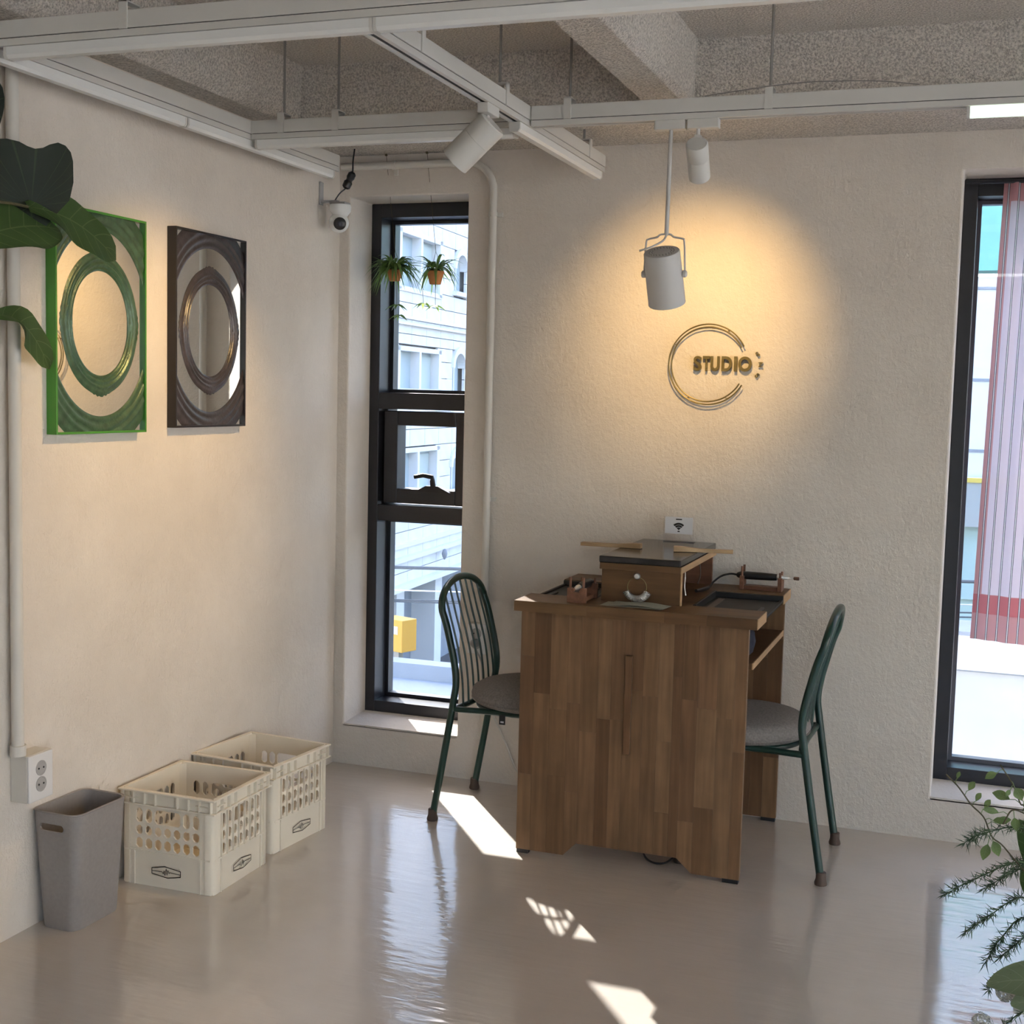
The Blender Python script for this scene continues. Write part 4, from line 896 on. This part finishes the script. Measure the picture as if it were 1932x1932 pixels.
b = bmn(); tube(b, [(2.31, .135, 2.255), (3.345, .135, 2.255)], .006, 8); obj('curtain_rod', b, CHAR, T, 40)

# ------------------------------------------------------------------ hanging plants in the narrow window
def hanging_plant(name, loc, hang, label, pr_, ph, nl, seed, lime=False):
    kl = .85 if lime else 1.05; t = thing(name, label, 'hanging plant', loc, 0, 'hanging plants in the window'); rnd = random.Random(seed)
    b = bmn(); n = 40; rows = []
    for z, r in ((0, pr_*.66), (ph*.06, pr_*.70), (ph*.80, pr_), (ph*.80, pr_*1.07), (ph, pr_*1.10), (ph, pr_*.98), (ph*.86, pr_*.93)):
        rows.append([b.verts.new((r*(1+.035*cos(k*2*pi/n*10))*cos(2*pi*k/n), r*(1+.035*cos(k*2*pi/n*10))*sin(2*pi*k/n), z)) for k in range(n)])
    for A, B in zip(rows, rows[1:]):
        for k in range(n): b.faces.new((A[k], A[(k+1) % n], B[(k+1) % n], B[k]))
    b.faces.new(rows[0][::-1]); obj('pot', b, TERRA, t, 40)
    b = bmn(); lathe(b, [(pr_*.97, ph*.86), (pr_*.96, ph*.97), (pr_*.5, ph*1.15), (0, ph*1.2)], 18); obj('soil', b, SOIL, t, 60)
    b = bmn(); strap = lambda q: max(.05, min(1, q*6, (1-q)*2.2))
    for k in range(nl):
        a = rnd.uniform(0, 2*pi); L = rnd.uniform(.05, .125)*kl; up_ = rnd.uniform(.015, .085); dr = rnd.uniform(-.10, .055)
        p0 = Vector((pr_*.35*cos(a), pr_*.35*sin(a), ph)); p1 = p0+Vector((L*.35*cos(a), L*.35*sin(a), up_)); p2 = p0+Vector((L*cos(a+rnd.uniform(-.3, .3)), L*sin(a), dr))
        leaf_mesh(b, bez([p0, p1, p2], 7), (0.05, 0, 1), rnd.uniform(.0042, .0085), strap, .35, 0, 7, 2, k)
    obj('foliage', b, SPIDER, t, 60)
    # runner with young plantlets
    b = bmn(); lf = bmn()
    for dx, dy, dz in (((.015, -.03, -.085), (-.035, -.03, -.075)) if lime else ((.025, -.03, -.095), (.035, -.03, -.135))):
        q = bez([(0, 0, ph), (dx*1.3, dy*1.6, ph+.03), (dx, dy, dz)], 8); tube(b, q, .0009, 5)
        for k in range(5):
            a = 2*pi*k/5+dz*40; leaf_mesh(lf, bez([q[-1], q[-1]+Vector((.012*cos(a), .012*sin(a), .004)), q[-1]+Vector((.046*cos(a), .046*sin(a), -.022))], 5), (0, -.5, 1), .0066, strap, .2, 0, 5, 2, k)
    obj('runner', b, STEM, t); obj('plantlet', lf, LIME if lime else SPIDER, t, 60)
    b = bmn(); top = Vector(hang)-Vector(loc); ap = Vector((0, 0, ph+.075)); tube(b, [ap, top], .0009, 5)
    for k in range(3): a = 2*pi*k/3+.4; tube(b, [(pr_*1.04*cos(a), pr_*1.04*sin(a), ph*.98), ap], .0008, 5)
    lathe(b, [(.004, 0), (.005, .004), (.003, .008)], 10, top-Vector((0, 0, .008))); obj('hanging_string', b, STEM, t)
hanging_plant('spider_plant', (.205, .075, 1.930), (.205, -.02, 2.402), 'bushy spider plant in a terracotta pot hanging nearer the corner', .029, .042, 120, 11)
hanging_plant('spider_plant', (.379, .072, 1.916), (.379, -.03, 2.402), 'terracotta pot with sparse dark strap leaves and lime plantlets, hanging mid window', .0315, .050, 46, 5, True)

# ------------------------------------------------------------------ fiddle-leaf fig at the left edge
T = thing('fig_tree', 'fiddle-leaf fig whose big leaves reach in front of the green-framed mirror', 'potted tree', (.25, -2.52, 0)); O = Vector((.25, -2.52, 0))
b = bmn(); lathe(b, [(.10, 0), (.13, .02), (.15, .26), (.155, .27), (.14, .27), (.135, .24), (0, .24)], 28); obj('pot', b, M('grey_planter', (.35, .34, .33), .7), T, 40)
b = bmn(); tube(b, catmull([(0, 0, .22), (.01, .02, .8), (-.01, .04, 1.4), (.02, .06, 1.9), (.02, .08, 2.1)]), .012, 10); obj('trunk', b, STEM, T, 40)
fid = lambda t: max(.02, (math.sin(pi*min(1, t*.94+.06))**.55)*(.62+.38*sin(2.2*t-.2)))*(1 if t < .985 else .4)
heart = lambda t: max(.02, (min(1, t*3.2)**.6)*(1-max(0, t-.75)**2*5.5)*(.72+.28*t))
def figleaf(p0, p1, p2, nh, w, prof, mat, fold=.12, wave=.1, seed=1, label=None, root=None):
    b = bmn(); q = bez([Vector(p)-O for p in (p0, p1, p2)], 16); leaf_mesh(b, q, nh, w, prof, fold, wave, 16, 10, seed)
    bmesh.ops.solidify(b, geom=b.faces[:], thickness=.0008); l = obj('leaf', b, mat, T, 60, label=label)
    if root: s_ = bmn(); tube(s_, bez([Vector(root)-O, (Vector(root)-O).lerp(q[0], .5)+Vector((0, 0, .03)), q[0]], 6), .0035, 6); obj('petiole', s_, STEM, l, 40)
# upright leaf notched at the top, its shaded face painted dark by the material
def notched():
    b = bmn(); uvl = b.loops.layers.uv.verify(); out = [(-.16, .06), (-.183, .11), (-.178, .155), (-.149, .178), (-.114, .187), (-.076, .195), (-.043, .194), (-.022, .187), (-.003, .184), (.019, .190), (.038, .201), (.063, .210), (.088, .207), (.108, .195), (.118, .175), (.122, .125), (.108, .08), (.068, .045), (.03, .005), (0, -.02), (-.05, -.01), (-.11, .015)]
    c = Vector((-.01, .05)); rows = []
    for s in (0.02, .35, .7, 1):
        rows.append([])
        for x, z in out:
            p = c.lerp(Vector((x, z)), s); rows[-1].append((b.verts.new((.25+.02*sin(p.x*14)-.25+.06*p.y*.6-.10*s*s*abs(p.x)*.6, p.x, p.y)), (z+.02)/.23, x/.13))
    n = len(out)
    for A, B in zip(rows, rows[1:]):
        for k in range(n):
            q = (A[k], A[(k+1) % n], B[(k+1) % n], B[k]); f = b.faces.new([v[0] for v in q])
            for l, v in zip(f.loops, q): l[uvl].uv = (v[1], v[2])
    bmesh.ops.subdivide_edges(b, edges=b.edges[:], cuts=1, use_grid_fill=True, smooth=.3)
    bmesh.ops.recalc_face_normals(b, faces=b.faces[:]); bmesh.ops.solidify(b, geom=b.faces[:], thickness=.0008); return b
nl = obj('leaf', notched(), FIG_SHADED, T, 60, label='leaf with a notched top, shade painted into its colour'); nl.location = (0, .455, 1.868)
figleaf((.27, -2.32, 1.80), (.28, -2.15, 1.880), (.250, -1.972, 1.874), (.62, -.60, .38), .074, fid, FIG, .05, .10, 3, root=(.27, -2.45, 1.76))
figleaf((.26, -2.10, 1.912), (.27, -1.93, 1.925), (.250, -1.750, 1.824), (.60, -.62, .34), .066, fid, FIG, .06, .14, 5, root=(.27, -2.45, 1.86))
figleaf((.10, -2.04, 1.660), (.09, -1.90, 1.690), (.052, -1.770, 1.535), (.5, -.7, .5), .050, fid, FIG, .08, .25, 9, root=(.25, -2.46, 1.5))
figleaf((.22, -2.36, 2.0), (.22, -2.25, 2.10), (.25, -2.2, 2.2), (1, 0, .3), .09, fid, FIG_SHADED, .1, .1, 4, root=(.27, -2.44, 1.95))

# ------------------------------------------------------------------ fern and flower arrangement at the lower right edge
T = thing('fern_arrangement', 'asparagus fern and white flower arrangement at the lower right edge of the picture', 'plant arrangement', (2.655, -1.90, 0)); O = Vector((2.655, -1.90, 0))
b = bmn(); lathe(b, [(.075, 0), (.09, .01), (.10, .10), (.085, .22), (.060, .28), (.065, .30), (.058, .30), (.052, .27), (0, .26)], 28); obj('vase', b, M('white_ceramic', (.7, .7, .68), .25), T, 40)
rnd = random.Random(21)
def needle(b, p, d, L, r=.0011):
    d = d.normalized(); a = d.orthogonal().normalized(); c = d.cross(a); m_ = p+d*L*.35; v0 = b.verts.new(p); v1 = b.verts.new(p+d*L)
    q = [b.verts.new(m_+(a*cos(k)+c*sin(k))*r) for k in (0, 2.09, 4.19)]
    for i in range(3): b.faces.new((v0, q[(i+1) % 3], q[i])); b.faces.new((v1, q[i], q[(i+1) % 3]))
def frond(pts, n, L, jy=.02):
    n = int(n*1.7); L *= 1.15
    q = catmull([Vector(p)-O for p in pts], 10); b = bmn(); tube(b, q, [.0022-.0015*i/len(q) for i in range(len(q))], 6)
    for k in range(n):
        i = rnd.uniform(len(q)*.25, len(q)-1.01); p = q[int(i)].lerp(q[int(i)+1], i % 1); tg = (q[int(i)+1]-q[int(i)]).normalized()
        for _ in range(2):
            d = tg*rnd.uniform(.2, .9)+Vector((rnd.uniform(-1, 1), rnd.uniform(-1, 1), rnd.uniform(-1, 1)))*.9; needle(b, p, d, L*rnd.uniform(.55, 1.15))
    needle(b, q[-1], q[-1]-q[-2], L); obj('fern_frond', b, FERN, T)
base = (2.655, -1.90, .28)
frond([base, (2.60, -1.90, .60), (2.529, -1.90, .655), (2.457, -1.91, .640), (2.418, -1.92, .617)], 60, .022)
frond([base, (2.60, -1.90, .52), (2.533, -1.90, .585), (2.453, -1.88, .538), (2.385, -1.87, .486)], 85, .020)
frond([base, (2.60, -1.92, .46), (2.536, -1.92, .520), (2.476, -1.92, .476), (2.428, -1.92, .430)], 75, .020)
frond([base, (2.60, -1.94, .43), (2.540, -1.94, .487), (2.494, -1.94, .433), (2.468, -1.94, .378)], 75, .020)
frond([base, (2.62, -1.86, .50), (2.56, -1.86, .570), (2.51, -1.86, .545), (2.46, -1.86, .505)], 75, .020)
frond([base, (2.63, -1.95, .44), (2.575, -1.95, .475), (2.53, -1.95, .44), (2.495, -1.95, .40)], 75, .020)
frond([base, (2.64, -1.88, .55), (2.60, -1.88, .64), (2.55, -1.88, .60), (2.50, -1.88, .55)], 75, .020)
frond([base, (2.62, -1.97, .36), (2.56, -1.97, .40), (2.50, -1.97, .37), (2.478, -1.97, .34)], 50, .018)
frond([base, (2.60, -1.97, .33), (2.548, -1.97, .31), (2.51, -1.97, .27), (2.478, -1.97, .235)], 26, .020)
def vine(pts, leaves):
    q = catmull([Vector(p)-O for p in pts], 8); b = bmn(); tube(b, q, .0016, 6); v = obj('vine', b, STEM, T, 40)
    for u, dx, dz, L, w in leaves:
        p = q[int(u*(len(q)-1))]; d = Vector((dx, rnd.uniform(-.3, .3), dz)).normalized(); s_ = bmn(); st = p+d*L*.6; tube(s_, [p, p.lerp(st, .5)+Vector((0, 0, .004)), st], .0009, 5)
        leaf_mesh(s_, bez([st, st+d*L*.5+Vector((0, 0, .004)), st+d*L], 8), (rnd.uniform(-.4, .4), -1, .3), w, lambda t: max(.03, sin(pi*min(1, t*.96+.03))), .15, 0, 8, 4, 3); obj('vine_leaf', s_, SPRIG, v, 60)
vine([base, (2.58, -1.90, .50), (2.50, -1.90, .605), (2.470, -1.90, .630), (2.452, -1.90, .668), (2.426, -1.90, .692), (2.40, -1.90, .725), (2.375, -1.90, .748)],
     [(.62, .5, .9, .022, .006), (.70, .5, .9, .020, .006), (.80, .55, .85, .022, .007), (.90, .3, 1, .018, .004), (.52, 1, .3, .03, .008), (.45, -.2, -1, .040, .010), (.48, .4, -1, .034, .010), (.56, 1, .05, .026, .007)])
vine([base, (2.60, -1.88, .52), (2.535, -1.88, .68), (2.520, -1.88, .700), (2.505, -1.88, .735), (2.478, -1.88, .775)],
     [(.95, -.6, -.4, .026, .008), (.85, .5, -.8, .028, .011), (.72, .6, -.6, .030, .011), (.62, -1, .2, .036, .010), (.55, .8, .2, .036, .012), (.8, -.5, -.9, .018, .005)])
vine([base, (2.62, -1.93, .55), (2.57, -1.93, .66), (2.51, -1.93, .700), (2.488, -1.93, .668)], [(.9, -1, .1, .03, .007), (.7, .4, .9, .03, .010), (.8, .2, -1, .028, .009)])
sleaf = lambda t: max(.03, sin(pi*min(1, t*.97+.02))**.7)
for p0, p1, p2, nh, w, mt in (((2.60, -1.86, .45), (2.56, -1.86, .62), (2.520, -1.86, .660), (-.5, -1, .2), .030, FIG), ((2.62, -1.84, .36), (2.57, -1.84, .55), (2.530, -1.84, .56), (-.7, -1, .1), .035, FIG),
                              ((2.68, -1.99, .35), (2.58, -1.99, .41), (2.474, -1.99, .358), (.0, -.75, .65), .040, PALELEAF), ((2.66, -2.0, .33), (2.60, -2.0, .37), (2.52, -2.0, .330), (0, -.9, .4), .035, PALELEAF)):
    b = bmn(); leaf_mesh(b, bez([Vector(q)-O for q in (p0, p1, p2)], 12), nh, w, sleaf, .2, .04, 12, 8, 1); bmesh.ops.solidify(b, geom=b.faces[:], thickness=.0008); obj('broad_leaf', b, mt, T, 60)
def flower(c, r, n, seed):
    rn = random.Random(seed); b = bmn(); c = Vector(c)-O
    for k in range(n):
        d = Vector((rn.gauss(0, 1), rn.gauss(0, 1), rn.gauss(0, 1))).normalized(); p = c+d*r*rn.uniform(.7, 1)
        a = d.orthogonal().normalized(); e = d.cross(a); s = rn.uniform(.004, .007); a0 = rn.random()*6
        for j in range(4):
            t0 = a0+j*pi/2; m_ = a*cos(t0)+e*sin(t0); w_ = a*cos(t0+pi/2)+e*sin(t0+pi/2)
            b.faces.new([b.verts.new(q) for q in (p, p+m_*s*.6+w_*s*.45+d*s*.3, p+m_*s+d*s*.15, p+m_*s*.6-w_*s*.45+d*s*.3)])
    tube(b, [c, Vector((0, -.04, .27))], .0012, 5); obj('flower_head', b, PETAL, T)
for i, (c, r) in enumerate((((2.512, -1.93, .325), .020), ((2.545, -1.94, .31), .024), ((2.470, -1.95, .258), .022), ((2.50, -1.96, .235), .024), ((2.54, -1.97, .25), .026), ((2.53, -1.95, .345), .016))): flower(c, r, 90, i)

# ------------------------------------------------------------------ outside: buildings across the street
b = bmn(); box(b, -60, 60, -60, .5, -9.6, -9.2); struct(obj('added_bounce_ground', b, M('pale_paving', (.62, .60, .56), .9, 0, .1, 1)), 'added unseen pale ground bouncing sunlight up through the side and rear glazing', 'pavement')  # unseen ground added to reflect sunlight up to the ceiling
for nm_, lb_, loc_, dm_ in (('added_bounce_building', 'added unseen cream building bouncing sunlight into the side glazing', (16, -6, -9.2), (0, 8, -14, 16)),):  # unseen building added as a sunlit reflector for the room
    T = thing(nm_, lb_, 'building', loc_); obj('wall', box(bmn(), dm_[0], dm_[1], dm_[2], dm_[3], 0, 17), M('cream_render', (.78, .74, .67), .85, 0, .05, 1), T)
    for k in range(4):
        for j in range(5):
            w_ = box(bmn(), -.05, 0, dm_[2]+3+j*5.5, dm_[2]+5+j*5.5, 2+k*3.8, 4+k*3.8)
            obj('window', w_, DARKG, T)
b = bmn(); box(b, -60, 60, .6, 90, -9.6, -9.2); struct(obj('street', b, ASPH), 'grey street far below the windows', 'street')
FN = Vector((1, .06, 0)); fdir = Vector((-.06, 1, 0)).normalized(); fnor = FN.normalized()
def fpt(y, off, z):     # point on the stone facade, off = metres proud of it
    return Vector((-14-.06*y, y, z)) + fnor*off
B = thing('stone_building', 'pale stone-clad building with arched windows across the street', 'building', fpt(38, 0, -9.2)); BO = fpt(38, 0, -9.2)
BR = Matrix((( fnor.x, fdir.x, 0), (fnor.y, fdir.y, 0), (0, 0, 1))).to_4x4()   # local x = out of facade, y = along, z = up
B.matrix_world = Matrix.Translation(BO) @ BR
K = 1/fdir.y
def fb_(y0, y1, d0, d1, z0, z1, b=None): return box(b or bmn(), d0, d1, (y0-38)*K, (y1-38)*K, z0+9.2, z1+9.2)
wins = [(35.80, 39.65, 1.60, 2.87), (35.80, 39.60, 5.0, 6.77), (35.80, 39.65, -1.9, -.6)]
arches = [(41.33, 42.75, .9, 2.98), (41.33, 42.75, 5.27, 6.66), (41.33, 42.75, -2.4, -.75)]
obj('wall', fb_(26, 50, -3, -.36, -5.2, 27), STONE2, B)  # extra height added to keep bright sky out of the floor reflection
zs = [-5.2, -4.72, -4.22, -3.78, -3.30, -2.72, -2.15, -1.6, -1.0, -.4, .2, .8, 1.4, 2.0, 2.6, 3.1, 3.45, 3.95, 4.5, 5.05, 5.65, 6.25, 6.8, 7.4, 8.0, 8.6]
cache = {}
for i in range(len(zs)-1):
    for k in range(10):
        y0 = 31.05+1.48*k; y1 = y0+1.48; zc = (zs[i]+zs[i+1])/2; yc = (y0+y1)/2
        key = round(zs[i+1]-zs[i], 3)
        segs = [(y0, y1)]
        for (a, c, e, f) in wins+arches:
            if e < zc < f:
                ns = []
                for (p, q) in segs:
                    if c <= p or a >= q: ns.append((p, q))
                    else:
                        if a-p > .08: ns.append((p, a))
                        if q-c > .08: ns.append((c, q))
                segs = ns
        for (p, q) in segs:
            kk = (key, round(q-p, 2))
            if kk not in cache:
                bb = bmn(); h = key/2-.012; w = (q-p)*K/2-.010; box(bb, -.1, 0, -w, w, -h, h); me = bpy.data.meshes.new('stone_panel'); bb.to_mesh(me); bb.free(); me.materials.append(STONE); cache[kk] = me
            o = bpy.data.objects.new('stone_panel', cache[kk]); COL.objects.link(o); o.parent = B; o.location = (0, ((p+q)/2-38)*K, zc+9.2)
for z0, z1, d in ((3.95, 4.06, .10), (3.74, 3.82, .16), (-3.84, -3.70, .12), (-4.30, -4.16, .22), (-5.25, -5.10, .35)):
    obj('ledge', fb_(26, 50, -.05, d, z0, z1), STONE2, B)
for (a, c, e, f) in wins:
    w = obj('window', fb_(a, c, -.35, -.28, e, f), DARKG, B); b = bmn()
    for (p, q, r_, s_) in ((a-.28, a, e-.1, f+.14), (c, c+.28, e-.1, f+.14), (a-.28, c+.28, f, f+.16), (a-.28, c+.28, e-.14, e), ((a+c)/2-.10, (a+c)/2+.10, e, f)): fb_(p, q, -.30, .06, r_, s_, b)
    obj('window_surround', b, STONE2, w); obj('blind', fb_((a+c)/2+.1, c-.05, -.27, -.25, e, f-.12), M('pale_blind', (.44, .50, .50), .6), w)
for (a, c, e, f) in arches:
    mid, hw = (a+c)/2, (c-a)/2*.9; zs_ = f-.55
    def arch(r, w_, zt): return [(-w_, e), (w_, e)] + [(w_*cos(t), zs_+zt*sin(t)) for t in [pi*k/16 for k in range(17)]]
    b = bmn(); prism(b, [(x+(mid-38)*K, z+9.2) for x, z in arch(1, hw, .55)], 'x', -.30, -.24); w = obj('arched_window', b, DARKG, B)
    b = bmn()
    for k in range(16):
        t0, t1 = pi*k/16, pi*(k+1)/16
        prism(b, [(mid-38+r_*cos(t)*1.0, zs_+zz*sin(t)+9.2) for r_, zz, t in ((hw, .55, t0), (hw*1.32, .78, t0), (hw*1.32, .78, t1), (hw, .55, t1))], 'x', -.24, .10)
    fb_(a-.15, c+.15, -.2, .18, e-.16, e, b); fb_(mid-.05, mid+.05, -.24, -.18, e, zs_+.4, b); obj('arch_surround', b, STONE2, w)
obj('ground_floor_wall', fb_(26, 46.5, -3, -1.2, -9.2, -5.2), BLUEG, B)
for y in (32.0, 36.6, 40.6):
    obj('pillar', fb_(y, y+.75, -1.2, -.25, -9.2, -5.2), STONE2, B)
obj('wall_lamp', lathe(bmn(), [(.02, 0), (.08, .10), (.11, .22), (.07, .36), (.02, .40)], 10, (.30, (40.0-38)*K, 4.55)), BLUEG, B, 40)
# darker building closing the street behind
T = thing('grey_building', 'blue-grey clad building closing the street behind the stone facade', 'building', (-14, 58, -9.2))
obj('wall', box(bmn(), -14, 8, 0, 6, 0, 8.0), M('slate_cladding', (.17, .20, .25), .7, 0, .1, 2), T)
for k in range(5): obj('facade_band', box(bmn(), -14, 8, -.1, 0, .6+1.5*k, .85+1.5*k), BLUEG, T)
# green facade building straight ahead of the right window
T = thing('green_topped_building', 'white building with a teal upper storey seen past the striped cloth', 'building', (3, 20, -9.2))
def gb(x0, x1, y0, y1, z0, z1): return box(bmn(), x0-3, x1-3, y0-20, y1-20, z0+9.2, z1+9.2)
TEAL = M('teal_cladding', (.20, .47, .42), .5, 0, .06, 2); WH = M('white_render', (.70, .72, .75), .8, 0, .04, 1)
obj('lower_storey', gb(-3, 11, 20.5, 26, -9.2, -2.0), M('pale_green_wall', (.42, .54, .50), .6, 0, .06, 1), T)
obj('shop_window', gb(-3, 11, 20.35, 20.5, -2.0, -.65), M('pale_green_glass', (.40, .52, .50), .25), T)
obj('awning', gb(-3, 11, 20.0, 20.5, -.65, .14), M('grey_awning', (.36, .37, .36), .7), T)
obj('yellow_strip', gb(-3, 11, 19.96, 20.0, .14, .22), M('yellow_paint', (.62, .47, .10), .6), T)
obj('wall', gb(-3, 11, 20.1, 26, .22, 3.75), WH, T)
for z in (.70, 1.95, 3.55): obj('joint_line', gb(-3, 11, 20.07, 20.1, z-.025, z+.025), BLUEG, T)
obj('added_upper_block', gb(-3, 11, 20.05, 26, 7.5, 17), WH, T)  # unseen top added so the floor mirrors white wall, not bright sky
for k in range(14): obj('teal_panel', gb(-3+k, -3+k+.96, 20.0, 20.6, 3.85, 7.5), TEAL, T)
# neighbouring low roofs right below the windows
T = thing('flat_roof', 'pale flat roof with a low parapet just below the narrow window', 'roof', (-2.9, 7.2, -9.2))
RF = M('pale_roof_membrane', (.36, .37, .39), .8, 0, .12, 1.2)
obj('roof_slab', box(bmn(), -3.2, 2.6, -4, 1.5, 0, 7.53), RF, T); obj('parapet', box(bmn(), -3.2, 2.6, 1.3, 1.55, 7.53, 7.70), RF, T)
for x in (-.9, .15): obj('roof_vent', lathe(bmn(), [(.05, 7.70), (.05, 7.75), (.02, 7.77)], 10, (x, 1.42, 0)), BLUEG, T)
T = thing('white_parapet', 'white rendered parapet wall below the right window', 'parapet', (3.2, 6.3, -9.2))
obj('wall', box(bmn(), -2.6, 2.6, -.02, .3, 0, 8.60), M('grey_white_render', (.50, .51, .52), .85, 0, .06, 2), T)
obj('coping_face', box(bmn(), -2.6, 2.6, -.12, .4, 8.62, 8.90), WH, T); obj('dark_joint', box(bmn(), -2.6, 2.6, -.05, .32, 8.595, 8.625), BLUEG, T); obj('metal_cap', box(bmn(), -2.65, 2.65, -.16, .44, 8.90, 8.93), BLUEG, T)
T = thing('added_shade_block', 'added unseen plain block beyond the narrow window, put there to shade the flat roof', 'building', (-13, 17.2, -9.2))  # unseen block added to cast shade on the flat roof
obj('wall', box(bmn(), -4, 3.6, -2.8, 2.8, 0, 19.8), STONE2, T); obj('roof_edge', box(bmn(), -4.1, 3.7, -2.9, 2.9, 19.8, 20.0), BLUEG, T)
# yellow box on a post, power lines
T = thing('yellow_utility_box', 'yellow utility box on a post above the pale flat roof', 'utility box', (-5.84, 13.45, -9.2), -.35)
YEL = M('yellow_enamel', (.78, .40, .06), .5)
bd_ = obj('cabinet', box(bmn(), -.26, .20, -.12, .20, 6.76, 7.25), YEL, T, bevel=.01); obj('label_plate', box(bmn(), .02, .11, -.126, -.119, 7.03, 7.15), PAPER, bd_); obj('post', box(bmn(), -.05, .05, -.03, .07, 0, 6.78), GREYROD, T)
for i, (z0, z1, r_, lb) in enumerate(((-.10, -.13, .016, 'thickest overhead power line seen through the lower pane'), (-.31, -.345, .007, 'pale middle power line seen through the lower pane'), (-.40, -.40, .008, 'upper one of the paired low power lines'), (-.415, -.47, .008, 'lower one of the paired low power lines'))):
    b = bmn(); tube(b, [(-12+k*2.4, 2.9+k*.84, z0+(z1-z0)*(k*2.4-9.4)/.6*.06 + .004*(k-4)**2) for k in range(9)], r_, 6); o = obj('power_line', b, M('cable_grey', (.10, .11, .12), .6) if i != 1 else STONE2, None, 40); tag(o, lb, 'power line', 'overhead power lines')
